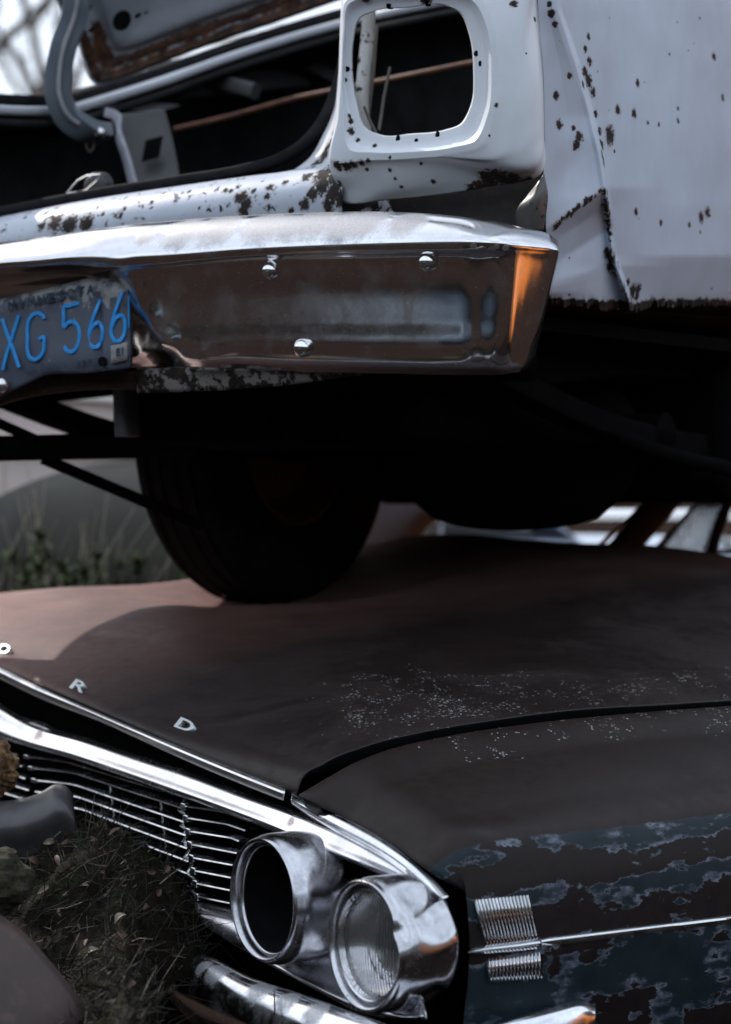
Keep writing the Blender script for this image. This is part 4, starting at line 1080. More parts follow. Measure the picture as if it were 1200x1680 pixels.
M['bar'] = m_chrome('grille bar chrome', (.56, .56, .59), .14, grime=.7, pits=1, dustcol=(.05, .048, .046))
def front():
    # dark radiator support behind the grille
    rows = [[Lc(t, .16, z + .143 * t) for t in (.05, .5, 1.2, 2.0)] for z in (.40, .6, .87)]
    sheet('radiator_support', rows, 8, 20, M['black'], bc, thick=.004)
    rows = [[Lc(t, u, .845 + .143 * t) for t in (.04, .5, 1.2, 2.2)] for u in (.05, .16)]
    sheet('support_shelf', rows, 4, 20, M['black'], bc, thick=.004)
    # wide bright surround along the top of the grille
    top = [(-430, 955), (-260, 1040), (-120, 1106), (0, 1162), (45, 1188), (140, 1217), (224, 1245), (301, 1270), (400, 1307), (494, 1341), (575, 1377), (634, 1410), (668, 1434), (696, 1458)]
    bot = [(-430, 1000), (-260, 1085), (-120, 1150), (0, 1206), (40, 1219), (115, 1240), (210, 1272), (280, 1297), (365, 1327), (440, 1356), (512, 1386), (590, 1416), (650, 1441), (698, 1461)]
    def row(f, u): return [F(x*(1-f) + a*f, y*(1-f) + b_*f, u) for (x, y), (a, b_) in zip(top, bot)]
    def rowo(dy, u): return [F(x, y + dy, u) for x, y in top]
    rows = [rowo(-7, .045), rowo(-3, .028), row(0, .014), row(.05, .008), row(.5, .000), row(.93, -.009), row(1, -.006)] + [[F(x, y + 3, .004) for x, y in bot], [F(x, y + 4, .03) for x, y in bot]]
    dust = [(F(480, 1350, .004), .010), (F(70, 1210, .01), .02)]
    sur = m_chrome('grille surround chrome', (.86, .85, .86), .22, dust, grime=.25, pits=.3, dustcol=(.35, .16, .12))
    sheet('grille_surround', rows, 40, 220, sur, bc, thick=.001, angle=50)
    # bent scraps on the shelf above it
    for pts in ([(18, 1172), (50, 1178), (88, 1193), (104, 1204)], [(95, 1205), (120, 1206), (150, 1222), (200, 1238)]):
        rows = [[F(x, y, .05) for x, y in pts], [F(x, y + 9, .028) for x, y in pts]]
        sheet('shelf_scrap', rows, 5, 16, M['chrome_dull'], bc)
    # grille bars
    def bar(pts, u=.045, h=.0050):
        P = np.array([F(x, y, u) for x, y in pts]); tv = chord(P)
        path = np.array([[np.interp(w, tv, P[:, c]) for c in range(3)] for w in np.linspace(0, tv[-1], 24)])
        b = MB(); b.sweep(path, [(-.012, -.0015), (-.010, h*.45), (.004, h*.5), (.011, h*.2), (.0125, -.001), (.011, -h*.4), (.004, -h*.5), (-.010, -h*.5)])
        b.build('grille_bar', M['bar'], bc)
    q = lambda L: [(x * .35, 1180 + y * .35) for x, y in L]
    LB = []
    for (x0, y0), (xk, yk), (x1, y1) in (((140, 172), (330, 198), (880, 362)), ((160, 226), (368, 250), (884, 416)), ((175, 283), (368, 304), (892, 480)), ((192, 338), (380, 360), (900, 543)), ((208, 392), (392, 416), (906, 604)),
                                         ((224, 448), (404, 472), (912, 665)), ((240, 504), (416, 528), (918, 726)), ((256, 560), (428, 584), (925, 787)), ((272, 616), (440, 640), (930, 846))):
        LB.append([(x0, y0), (x0 * .5 + xk * .5, y0 * .52 + yk * .48), (xk - 14, yk - 2), (xk + 20, yk + 5), (xk * .5 + x1 * .5, yk * .5 + y1 * .5), (x1, y1)])
    for L in LB:        # the same bars go on past the middle of the car
        x0, y0 = L[0]; bar(q([(x0 - 640, y0 - 215), (x0 - 330, y0 - 100), (x0 - 30, y0 - 6)]))
    for L in LB: bar(q(L))
    RB = [[(876, 402), (1080, 434), (1200, 476)], [(888, 458), (1092, 490), (1180, 520)], [(898, 520), (1115, 555), (1150, 570)], [(906, 581), (1140, 626)], [(914, 644), (1120, 682)], [(922, 704), (1112, 741)], [(930, 764), (1108, 800)], [(936, 826), (1106, 860)]]
    for L in RB: bar(q(L), .03)
    # nodes and the upright divider between both banks of bars
    for L in RB:
        x, y = q([L[0]])[0]
        b = MB(); b.box(F(x + 1, y + 2, .026), LV * .007, SV * .010, Z * .006); b.build('bar_clip', M['chrome'], bc, bevel=.002)
    for L in LB[:3]:
        x, y = q([L[0]])[0]
        b = MB(); b.box(F(x, y + 1, .040), LV * .009, SV * .010, Z * .0045); b.build('bar_clip', M['chrome'], bc, bevel=.002)
    b = MB(); P = [F(*q([(x, y)])[0], .055) for x, y in ((880, 385), (893, 470), (905, 560), (915, 650), (925, 740), (936, 850), (940, 900))]
    zz = []
    for i, p in enumerate(curve(P, 15)): zz.append(p - SV * (.012 if i % 2 else 0))
    b.sweep(np.array(zz), rrect(.012, .016, .2), up=SV); b.build('grille_divider', M['chrome_dull'], bc)
    for x0, y0, x1, y1 in ((525, 285, 560, 540), (765, 372, 800, 690)):
        b = MB(); b.sweep(np.linspace(F(*q([(x0, y0)])[0], .065), F(*q([(x1, y1)])[0], .065), 4), rrect(.006, .012, .2), up=SV); b.build('bar_support', M['chrome_dull'], bc)
    # lower pan of the grille
    tp = [(308, 1484), (330, 1484), (360, 1490), (392, 1500), (450, 1540), (520, 1580), (600, 1610), (690, 1610)]
    bt = [(309, 1494), (322, 1507), (350, 1526), (392, 1550), (450, 1584), (520, 1622), (600, 1660), (700, 1668)]
    md = [((x + a) / 2, (y + b_) / 2) for (x, y), (a, b_) in zip(tp, bt)]
    rows = [[F(x, y - 3, .06) for x, y in tp], [F(x, y, .012) for x, y in tp], [F(x, y, -.014) for x, y in md], [F(x, y, -.024) for x, y in bt], [F(x, y + 2, .0) for x, y in bt], [F(x, y + 2, .10) for x, y in bt]]
    pm = m_chrome('worn grille pan chrome', (.74, .74, .77), .20, grime=.4, pits=.8)
    sheet('grille_pan', rows, 40, 120, pm, bc, thick=.001, angle=60)
    # panel between the lamp pods
    rows = [[F(x, y, .035) for x, y in ((430, 1400), (500, 1412), (580, 1440), (630, 1450), (660, 1462), (690, 1478))], [F(x, y, .022) for x, y in ((440, 1480), (510, 1490), (580, 1520), (630, 1540), (665, 1550), (695, 1560))],
            [F(x, y, -.005) for x, y in ((440, 1545), (510, 1570), (580, 1605), (630, 1622), (665, 1630), (695, 1634))], [F(x, y, -.035) for x, y in ((440, 1580), (510, 1618), (580, 1650), (630, 1664), (665, 1670), (695, 1668))]]
    sheet('lamp_panel', rows, 30, 40, pm, bc, thick=.001)
front()

def headlights():
    ax = -SV + np.array([0, 0, 0.0]) 
    tilt = np.array([0, 0, 1]) + LV * -.06
    bez = m_chrome('headlight bezel chrome', (.52, .52, .55), .18, grime=.65, pits=1.0, wave=.03, dustcol=(.12, .12, .125))
    for (px, py, R0, lens) in ((440, 1476, .0985, False), (607, 1551, .0960, True)):
        c = F(px, py, -.072); R0 *= .945
        n = 72
        prof = [(-.040, .0755), (-.012, .0765), (-.004, .0776), (-.001, .0788), (-.003, .0800), (.006, .0828), (.011, .0858), (.0120, .0880), (.010, .0902), (.004, R0 - .001), (-.004, R0 + .0015), (-.03, R0 + .003), (-.055, R0 + .003), (-.078, R0 - .001), (-.094, R0 - .010), (-.102, R0 - .022), (-.105, R0 - .036)]
        P = np.array(prof); tv = chord(P); PP = hermite(P, tv, np.linspace(0, tv[-1], 70))
        b = MB(); b.revolve(c, ax, [tuple(p) for p in PP], n)
        V = np.array(b.V)
        if lens:   # dented outer side
            rel = V - c; h = rel @ ax; s_ = rel @ LV; z = rel[:, 2]
            for (h0, s0, z0, r, d) in ((-.055, -.085, .040, .030, .013), (-.035, -.06, .075, .028, .008), (-.07, -.085, -.02, .03, .007), (-.06, -.06, -.075, .022, .012), (.012, -.088, .03, .016, .010), (-.085, -.075, .055, .025, .008)):
                g = np.exp(-((h - h0)**2 + (s_ - s0)**2 + (z - z0)**2) / r**2) * d
                rad = rel - np.outer(h, ax); rl = np.linalg.norm(rad, axis=1)[:, None] + 1e-9
                V = V - rad / rl * g[:, None]
        b.V = [tuple(v) for v in V]
        o = b.build('headlight_bezel', bez, bc, angle=50)
        if not lens:
            b = MB(); b.revolve(c, ax, [(-.006, .0763), (-.02, .073), (-.06, .068), (-.09, .045), (-.095, 0)], 40); b.build('lamp_bucket', M['hole'], o)
        else:
            k = NT('fluted lens glass')
            wv = k.n('ShaderNodeTexWave', {'Vector': k.n('ShaderNodeMapping', {'Vector': k.pos(), 'Rotation': (0, 0, -math.atan2(LV[1], LV[0]))}), 'Scale': 52, 'Distortion': 1.2, 'Detail': 1.5, 'Detail Scale': 1.5}, wave_type='BANDS', bands_direction='X')
            gm = k.out((.86, .88, .88), k.ramp(k.noise(30, 4, .6), .4, .8, .02, .10), 0, k.bump(wv, .9, .005), .5)
            k.b.inputs['Transmission Weight'].default_value = .92; k.b.inputs['IOR'].default_value = 1.5
            prof = [(.010 * (1 - (r / .0735) ** 2) - .003, r) for r in np.linspace(.0735, 0.0005, 14)]
            prof = prof + [(h - .005, r) for h, r in prof[::-1]]
            b = MB(); b.revolve(c + SV * .004, ax, prof, 48); b.build('lens', gm, o, angle=80)
            b = MB(); b.revolve(c, ax, [(-.010 - .052 * (1 - (r / .074) ** 2), r) for r in np.linspace(.0728, .0005, 16)], 40); b.build('reflector', m_chrome('lamp reflector', (.42, .42, .42), .16, grime=.8, pits=.8, dustcol=(.05, .045, .04)), o)
            b = MB(); b.revolve(c, ax, [(-.058, .012), (-.03, .012), (-.026, .008), (-.026, 0)], 16); b.build('bulb_shield', M['chrome_dull'], o)
            b = MB(); b.revolve(c + ax * .0, ax, [(-.006, .0725), (.003, .0745), (.004, .0768), (-.006, .0785)], 48); b.build('retaining_ring', M['chrome_dull'], o)
headlights()

def front_bumper():
    # centre line follows the nose, turns the corner and runs back along the side
    st = [  # px, (y back top, y top, y edge, y face, y low), plane
        (279, 1604, 1603, 1612, 1622, 1634, 'F', -.100), (286, 1590, 1594, 1610, 1628, 1646, 'F', -.120), (318, 1570, 1580, 1608, 1644, 1680, 'F', -.130), (417, 1609, 1622, 1655, 1690, 1730, 'F', -.130), (503, 1637, 1655, 1695, 1735, 1780, 'F', -.130),
        (602, 1673, 1694, 1738, 1780, 1830, 'F', -.130), (690, 1700, 1722, 1768, 1812, 1860, 'F', -.110), (770, 1698, 1722, 1772, 1815, 1862, 'S', -.085), (850, 1672, 1690, 1740, 1790, 1840, 'S', -.062), (915, 1653, 1664, 1705, 1750, 1800, 'S', -.05), (957, 1645, 1650, 1675, 1712, 1750, 'S', -.035), (978, 1652, 1653, 1662, 1672, 1690, 'S', -.020)]
    rows = []
    for x, a, b_, c_, d_, e_, pl, off in st:
        fn = F if pl == 'F' else S
        k = 1.0 if pl == 'F' else .8
        rows.append([fn(x, a - 2, off + .060 * k), fn(x, a + 3, off + .034 * k), fn(x, b_, off + .020 * k), fn(x, c_, off + .003), fn(x, d_, off), fn(x, e_, off + .03)])
    G = grid(rows, 170, 50)
    dust = on(G, [(360, 1596, 30), (430, 1626, 34), (520, 1662, 32), (335, 1588, 20), (470, 1645, 30)])
    m = m_chrome('front bumper chrome', (.80, .81, .84), .14, dust, grime=.3, pits=.5, dustcol=(.10, .11, .13))
    o = sheet('front_bumper', None, 0, 0, m, bc, G=G, thick=.003, angle=60)
    b = MB(); b.revolve(F(306, 1609, -.108), np.array([-SV[0], -SV[1], .9]), [(-.004, .0135), (.001, .0135), (.003, .012), (.007, .008), (.0085, .003), (.0086, 0)], 22); b.build('bolt', M['chrome_dull'], o)
    b = MB(); b.tube(np.array([F(449, 1692, -.136), F(451, 1660, -.132), F(450, 1630, -.118)]), .0012, 5); b.build('rust_streak', m_rusty('stem of rust'), o)
front_bumper()

def cowl():
    # windshield pillar, glass and the far fender
    pil = m_plain('dark primer pillar', (.045, .043, .042), .55, 0, .4, 25, .4)
    b = MB(); P = np.array([at(990, 935, 5.95), at(1018, 905, 5.95), at(1110, 800, 6.05), at(1200, 690, 6.15)])
    b.sweep(curve(P, 14), rrect(.062, .05, .25), up=np.array([0, -1, 0])); b.build('windshield_pillar', pil, bc)
    b = MB(); P = np.array([at(966, 912, 5.90), at(1068, 818, 6.0), at(1150, 742, 6.08)])
    b.sweep(curve(P, 8), rrect(.010, .012, .3), up=np.array([0, -1, 0])); b.build('pillar_trim', M['alu'], bc)
    b = MB(); P = np.array([at(1158, 945, 6.1), at(1172, 890, 6.1), at(1194, 825, 6.12), at(1225, 740, 6.15)])
    b.sweep(curve(P, 10), rrect(.024, .03, .25), up=np.array([0, -1, 0])); b.build('vent_post', pil, bc)
    k = NT('dusty side glass')
    gm = k.out((.72, .77, .79), k.ramp(k.noise(14, 5, .7), .3, .7, .15, .4), 0, None, .5); k.b.inputs['Transmission Weight'].default_value = .85
    rows = [[at(1050, 926, 6.04), at(1105, 926, 6.08), at(1160, 930, 6.1)], [at(1150, 815, 6.1), at(1172, 815, 6.11), at(1196, 815, 6.12)]]
    sheet('side_glass', rows, 6, 6, gm, bc, thick=.004)
    b = MB(); b.sweep(np.array([at(1040, 928, 5.95), at(1120, 931, 6.0), at(1230, 936, 6.05), at(1400, 945, 6.1)]), rrect(.03, .025, .3)); b.build('window_sill', pil, bc)
    b = MB(); b.sweep(np.array([at(1170, 905, 6.3), at(1260, 905, 6.3)]), rrect(.03, .012, .3)); b.build('door_moulding', M['alu'], bc)
    rows = [[Lc(2.0, u, .924 + .143 * 1.618 + r - .004 + dent(2.0, u)) for u, r in zip(HU[:10], RISE[2.00])], [Lc(2.12, u, .924 + .143 * 1.618 + r - .10) for u, r in zip(HU[:10], RISE[2.00])], [Lc(2.14, u, .45) for u in HU[:10]]]
    sheet('far_fender', rows, 20, 40, M['hood'], bc)
    # cabin floor tub and door skin, mostly out of sight behind the white car's underside
    rows = [[Lc(t, 1.74, z) for t in (.05, .6, 1.2, 1.95)] for z in (.3, .7, 1.05)]
    sheet('firewall', rows, 5, 8, M['black'], bc, thick=.003)
    rows = [[Lc(.026 - .02 * (z < .85), u, z) for u in (1.7, 2.4, 3.1, 3.8)] for z in (.40, .66, .90, 1.02)]
    sheet('door_skin', rows, 8, 12, M['fender'], bc)
    for t, u in ((.16, .72), (1.95, .72), (.16, 3.6), (1.95, 3.6)):
        w = bpy.data.objects.new('wheel', None); COL.objects.link(w); w.parent = bc; w.matrix_parent_inverse = Matrix.Translation(-Vector(bc['_base']))
        c = Lc(t, u, .31)
        b = MB(); b.revolve(c, LV, [(-.06, .19), (-.09, .24), (-.09, .29), (-.07, .325), (0, .335), (.07, .325), (.09, .29), (.09, .24), (.06, .19)], 36); b.build('tyre', M['tyre'], w)
        b = MB(); b.revolve(c, LV, [(-.06, .195), (-.05, .15), (-.02, .1), (-.04, 0)], 28); b.revolve(c, LV, [(.06, .195), (.05, .15), (.02, .1), (.04, 0)], 28); b.build('rim', M['rust'], w)
cowl()

# ================================================================== litter, scraps in front of the grille
def scraps():
    # soil and leaf litter heap lying against the grille
    def hz(px): return float(np.interp(px, [-500, -200, 0, 90, 160, 230, 280, 320, 345], [1380, 1372, 1378, 1352, 1348, 1380, 1425, 1478, 1560]))
    rows = []
    for f, u in ((0, .05), (.06, -.02), (.25, -.09), (.5, -.15), (.8, -.20), (1.2, -.24), (2.6, -.45), (4.6, -1.0)):
        rows.append([F(x + 8 * f - (0 if x < 180 else (x - 180) / 165 * 95 * min(1, max(0, f - .1) / .7)), hz(x) + f * (110 + (20 if x < 200 else 0)), u) for x in (-500, -300, -120, 0, 60, 110, 160, 200, 240, 275, 305, 330, 345)])
    G = grid(rows, 120, 150)
    for i in range(G.shape[0]):
        for j in range(G.shape[1]):
            p = G[i, j]
            G[i, j] += np.array([0, -.5, .7]) * (.030 * mnoise.noise(tuple(p * 14)) + .014 * mnoise.noise(tuple(p * 40)) + .006 * mnoise.noise(tuple(p * 110)))
    k = NT('shade-dark humus')
    n, f = k.noise(40, 7, .72), k.noise(9, 5, .6)
    col = k.mix(k.ramp(n, .4, .7), (.006, .005, .004), (.018, .014, .009))  # near-black: the shadow over the heap is put into the soil colour
    col = k.mix(k.ramp(f, .52, .66), col, (.018, .019, .008))
    m = k.out(col, .95, 0, k.bump(n, .8, .006), .05)
    tag(sheet('soil_heap', None, 0, 0, m, G=G, thick=0), kind='structure')
    # stuff: dry stems, moss and crumbled leaves over the heap
    P = G[4:96].reshape(-1, 3)
    vis = [p for p in P if -40 < 600 + FPX * p[0] / p[1] < 345 and 1330 < 840 - FPX * (p[2] - CAMZ) / p[1] < 1700]
    b = MB(); b2 = MB()
    for i in range(4200):
        p = vis[random.randrange(len(vis))]
        d = np.array([random.gauss(0, 1), random.gauss(0, .8) - .2, random.gauss(.35, .7)]); d /= np.linalg.norm(d)
        L = random.uniform(.012, .075) * random.choice((.5, .7, 1, 1)); bend = np.array([random.gauss(0, .3), random.gauss(0, .3), random.gauss(-.2, .3)]) * L
        w = random.uniform(.0005, .0013)
        sd = np.cross(d, [random.random(), random.random(), random.random()]); sd /= np.linalg.norm(sd)
        pts = [p, p + d * L * .5 + bend * .25, p + d * L + bend]
        V = []
        for q_, ww in zip(pts, (w, w * .9, w * .3)): V += [q_ - sd * ww, q_ + sd * ww]
        (b if i % 9 else b2).add(V, [(0, 1, 3, 2), (2, 3, 5, 4)])
    tag(b.build('dry_grass', m_plain('dull dry stems', (.017, .015, .010), .8, 0, .6, 60), smooth=False), 'tangle of dry stems and moss over the soil heap', 'dry grass', kind='stuff')
    tag(b2.build('straw', m_plain('pale straw', (.16, .13, .09), .7, 0, .5, 60), smooth=False), 'pale straw bits scattered over the soil heap', 'straw', kind='stuff')
    def leaf_mesh(L, W, curl):
        b = MB(); n = 7; V = []; Fc = []
        for i in range(n):
            f = i / (n - 1); w = W * math.sin(math.pi * (f * .92 + .04)) ** .8
            zc = curl * math.sin(f * 3) * L
            V += [(f * L - L / 2, -w, zc + abs(w) * .5), (f * L - L / 2, 0, zc), (f * L - L / 2, w, zc + abs(w) * .6)]
        for i in range(n - 1):
            for j in range(2): Fc.append((i*3 + j, i*3 + j + 1, i*3 + j + 4, i*3 + j + 3))
        return mesh('leaf', V, Fc)
    LM = [leaf_mesh(.026, .0042, .12), leaf_mesh(.020, .0055, .3), leaf_mesh(.016, .0048, -.25)]
    cols = [m_plain('tan dry leaf', (.105, .062, .040), .7, 0, .4, 80), m_plain('brown dry leaf', (.065, .034, .022), .7, 0, .4, 80), m_plain('pale dry leaf', (.20, .16, .12), .7, 0, .3, 80)]
    spots = [(200, 1388, 1), (205, 1375, 2), (222, 1388, 1), (238, 1396, 0), (276, 1430, 0), (205, 1448, 1), (140, 1460, 2), (205, 1516, 2), (202, 1538, 0), (150, 1550, 0), (153, 1572, 2), (232, 1566, 0), (75, 1468, 2), (78, 1388, 2), (112, 1386, 1),
             (180, 1408, 1), (170, 1440, 1), (120, 1430, 1), (95, 1420, 0), (60, 1420, 1), (130, 1520, 1), (100, 1500, 1), (240, 1500, 1), (262, 1470, 1), (175, 1600, 1), (215, 1620, 1), (140, 1575, 0), (190, 1372, 0), (155, 1385, 1), (250, 1440, 1)]
    PX = 600 + FPX * P[:, 0] / P[:, 1]; PY = 840 - FPX * (P[:, 2] - CAMZ) / P[:, 1]
    for i, (x, y, c) in enumerate(spots):
        p = P[np.argmin((PX - x) ** 2 + (PY - y) ** 2)]
        me = LM[i % 3].copy(); me.materials.clear()
        o = link('dry_leaf', me, cols[c])
        o.location = tuple(p + np.array([0, -.012, .008]))
        o.rotation_euler = (random.uniform(.3, 1.3), random.uniform(-.7, .7), random.uniform(-2, 2))
        tag(o, 'small curled dry leaf lying on the dark litter before the grille', 'leaf', 'fallen leaves on the soil heap')
    # rusted panel in the lower left corner
    e = [(-260, 1400), (-120, 1440), (0, 1502), (40, 1532), (80, 1576), (120, 1626), (155, 1680), (200, 1770), (230, 1900)]
    rows = []
    for f, d in ((0, 3.50), (.02, 3.49), (.08, 3.46), (.3, 3.38), (.65, 3.28), (1, 3.2)):
        rows.append([at(x + (-330 - x) * f, y + (2000 - y) * f, d) for x, y in e])
    mm = m_rusty('maroon rusted sheet', (.045, .020, .017), (.080, .040, .028), (.022, .014, .013), 7, .5)
    tag(sheet('rusted_panel', rows, 30, 60, mm, thick=.003), 'curved maroon rusted sheet metal in the bottom left corner', 'metal panel')
    # crumpled dark grey fender end on the litter, left edge
    top = [(-260, 1400), (-100, 1345), (0, 1317), (40, 1311), (70, 1300), (92, 1288), (106, 1290), (120, 1305)]
    rows = [[at(x, y + 4, 4.42) for x, y in top], [at(x, y, 4.36) for x, y in top], [at(x, y + 8, 4.32) for x, y in top], [at(x + 3, y + 40, 4.28) for x, y in top], [at(x + 8, y + 85, 4.30) for x, y in top], [at(x + 8, y + 130, 4.34) for x, y in top]]
    fm = m_plain('dark grey scuffed paint', (.060, .058, .062), .38, .0, .4, 16, .3)
    tag(sheet('fender_scrap', rows, 40, 60, fm, thick=.002), 'crumpled dark grey fender end lying under the grille at the left edge', 'fender')
    # decayed sunlit foam block
    b = MB(); c = at(-24, 1262, 4.40)
    V, Fc = [], []
    for i in range(41):
        for j in range(48):
            th, ph = math.pi * i / 40, 2 * math.pi * j / 48
            p = np.array([math.sin(th) * math.cos(ph), math.sin(th) * math.sin(ph), math.cos(th)])
            r = 1 + .22 * mnoise.noise(tuple(p * 2.6)) + .14 * mnoise.noise(tuple(p * 8)) + .10 * mnoise.noise(tuple(p * 22))
            V.append(c + p * r * np.array([.052, .07, .055]))
    b.add(V, grid_faces(41, 48, True))
    k = NT('crumbling tan foam'); n = k.noise(70, 7, .75)
    col = k.mix(k.ramp(n, .4, .62), (.10, .05, .022), (.46, .27, .13))
    tag(b.build('foam_lump', k.out(col, .95, 0, k.bump(n, 1, .01))), 'crumbling tan foam lump lit by sun at the left edge', 'foam')
    # mossy lump at left edge
    b = MB(); c = at(-30, 1450, 3.95); V = []
    for i in range(33):
        for j in range(40):
            th, ph = math.pi * i / 32, 2 * math.pi * j / 40
            p = np.array([math.sin(th) * math.cos(ph), math.sin(th) * math.sin(ph), math.cos(th)])
            r = 1 + .2 * mnoise.noise(tuple(p * 2.1)) + .08 * mnoise.noise(tuple(p * 12))
            V.append(c + p * r * np.array([.075, .07, .055]))
    b.add(V, grid_faces(33, 40, True))
    k = NT('moss'); n = k.noise(120, 7, .75)
    tag(b.build('mossy_stone', k.out(k.mix(k.ramp(n, .4, .65), (.018, .016, .008), (.065, .058, .026)), .95, 0, k.bump(n, 1, .008))), 'moss-covered stone at the left edge above the maroon sheet', 'stone')
scraps()

# ================================================================== behind: weeds, a truck, a sedan, trees
def weed(base, h, n, seed, label, flat=1.0):
    rs = random.Random(seed)
    t = thing('weed', label, 'weed', tuple(base), 'tall weeds behind the brown hood')
    st, lf = MB(), MB()
    for i in range(n):
        a = rs.uniform(0, 6.28); lean = rs.uniform(.05, .5); H = h * rs.uniform(.6, 1.05)
        p0 = np.array(base) + np.array([rs.gauss(0, .10), rs.gauss(0, .08), 0])
        dirv = np.array([math.cos(a), math.sin(a), 0])
        pts = [p0 + Z * H * f + dirv * lean * H * f * f * .6 - Z * lean * .25 * H * f ** 3 for f in np.linspace(0, 1, 8)]
        st.tube(np.array(pts), lambda w: .005 * (1 - w * .8), 4, up=np.array([1, .2, .1]))
        for k_ in range(190):
            f = rs.uniform(.35, 1); q_ = pts[int(f * 7)]
            d = np.array([rs.gauss(0, 1), rs.gauss(0, 1), rs.gauss(.2, .6)]); d /= np.linalg.norm(d)
            L = rs.uniform(.018, .055); sd = np.cross(d, Z); sd /= np.linalg.norm(sd) + 1e-6; w = L * rs.uniform(.12, .28)
            lf.add([q_, q_ + d * L * .5 + sd * w, q_ + d * L, q_ + d * L * .5 - sd * w], [(0, 1, 2, 3)])
    st.build('stem', M_STEM, t); lf.build('leaves', M_WLEAF, t, smooth=False)
M_STEM = m_plain('dry weed stem', (.30, .27, .20), .7, 0, .4, 20)
M_WLEAF = m_plain('weed leaf', (.060, .085, .028), .6, 0, .7, 6)
for i, (px, d, h, lb) in enumerate(((-70, 6.9, 1.55, 'leafy weed clump cut by the left edge of the frame'), (20, 6.7, 1.50, 'green weed clump beside the pale truck, next to left edge'), (90, 7.0, 1.45, 'weed clump with arching pale stems behind the hood'), (170, 7.2, 1.38, 'low weed clump nearest the left tyre'), (55, 7.3, 1.50, 'second row weed clump half hidden by the front weeds'), (130, 6.8, 1.36, 'weed clump touching the far edge of the brown hood'), (1215, 9.5, 1.6, 'weed clump seen past the window post at the right edge'))):
    p = at(px, 840, d); weed((p[0], p[1], -.02), h, 46, 20 + i, lb)

def solid(rows, nr, nc): return grid(rows, nr, nc, True)
def old_truck(base, yaw, label):
    """bonneted farm truck; local x forward, y left"""
    t = thing('old_truck', label, 'truck', base)
    ca, sa = math.cos(yaw), math.sin(yaw)
    def W(x, y, z): return np.array([base[0] + ca*x - sa*y, base[1] + sa*x + ca*y, base[2] + z * 1.22])
    olive = m_plain('truck fender shade tone', (.050, .046, .037), .6, 0, .3, 5)  # shade on the truck's lower half, painted as a darker colour
    cream = m_white('sun bleached cream paint', (), base=(.62, .54, .51), chips=.5, smear=.3)
    def shell(name, secs, mat, nr=40, nc=48):
        rows = [[W(x, y, z) for y, z in pr] for x, pr in secs for _ in (0,)]
        rows2 = [[W(x, y, z) for (x, y, z) in s_] for s_ in secs] if len(secs[0]) != 2 else rows
        G = grid(rows2, nr, nc, True)
        b = MB(); b.add(G.reshape(-1, 3), grid_faces(nr, nc, True) + [tuple(range(nc)), tuple((nr-1)*nc + i for i in range(nc))])
        return b.build(name, mat, t)
    def arch(hw, z0, z1, r=.6): return [(-hw, z0), (-hw, (z0+z1)/2), (-hw*.92, z1 - .10), (-hw*.6, z1 - .015), (0, z1), (hw*.6, z1 - .015), (hw*.92, z1 - .10), (hw, (z0+z1)/2), (hw, z0), (0, z0)]
    shell('engine_cover', [(2.25, arch(.42, .8, 1.52)), (2.2, arch(.48, .78, 1.60)), (1.9, arch(.52, .78, 1.68)), (1.2, arch(.62, .78, 1.74)), (.8, arch(.68, .78, 1.77))], cream)
    shell('cab', [(.82, arch(.78, .6, 1.80)), (.55, arch(.80, .6, 2.22)), (.2, arch(.82, .6, 2.32)), (-.5, arch(.82, .6, 2.32)), (-.72, arch(.80, .6, 2.18))], cream)
    for s_ in (-1, 1):
        rows = []
        for x, z in ((2.35, .62), (2.25, .98), (1.95, 1.18), (1.6, 1.22), (1.25, 1.12), (.95, .86), (.8, .55)):
            rows.append([W(x, s_ * .45, z + .02), W(x, s_ * .7, z + .04), W(x, s_ * .90, z), W(x, s_ * .95, z - .16), W(x, s_ * .94, z - .25)])
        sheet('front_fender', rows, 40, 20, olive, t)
        rows = [[W(x, s_ * (.56 + (.05 if x < 1.3 else 0)), z) for x in (2.2, 1.6, 1.0, .8)] for z in (.70, 1.20)]
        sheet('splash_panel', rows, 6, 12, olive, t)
        b = MB(); b.revolve(W(2.28, s_ * .68, 1.12), W(1, 0, 0) - W(0, 0, 0), [(-.12, .05), (-.02, .10), (0, .10), (.02, .07), (.03, 0)], 20); b.build('headlight', M['chrome_dull'], t)
        for x in (1.6, -1.9):
            b = MB(); b.revolve(W(x, s_ * .74, .42), W(0, 1, 0) - W(0, 0, 0), [(-.1, .25), (-.11, .38), (-.08, .42), (.08, .42), (.11, .38), (.1, .25), (.08, .1), (.08, 0)], 28); b.build('wheel', M['tyre'], t)
        rows = [[W(x, s_ * .835, z) for x in (.45, .0, -.45)] for z in (1.62, 2.08)]
        sheet('side_window', rows, 4, 6, M['glass'], t, thick=.004)
        b = MB(); b.box(W(.0, s_ * .86, 1.45), W(.10, 0, 0) - W(0, 0, 0), W(0, .012, 0) - W(0, 0, 0), Z * .015); b.build('door_handle', M['chrome_dull'], t)
        # ribs along the engine cover, coloured paler than it as sunlit streaks
        for z in (1.30, 1.42):
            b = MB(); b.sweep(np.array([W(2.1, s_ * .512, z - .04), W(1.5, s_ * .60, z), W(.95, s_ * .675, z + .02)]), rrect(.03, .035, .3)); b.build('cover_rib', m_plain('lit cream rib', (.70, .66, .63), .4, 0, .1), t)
    b = MB(); b.box(W(-2.0, 0, .95), (W(1.25, 0, 0) - W(0, 0, 0)), W(0, .95, 0) - W(0, 0, 0), Z * .10); b.build('cargo_bed', m_plain('old timber bed', (.16, .12, .09), .8), t)
    b = MB(); b.box(W(2.42, 0, .62), W(.04, 0, 0) - W(0, 0, 0), W(0, .9, 0) - W(0, 0, 0), Z * .07); b.build('bumper', M['chrome_dull'], t, bevel=.02)
    return t
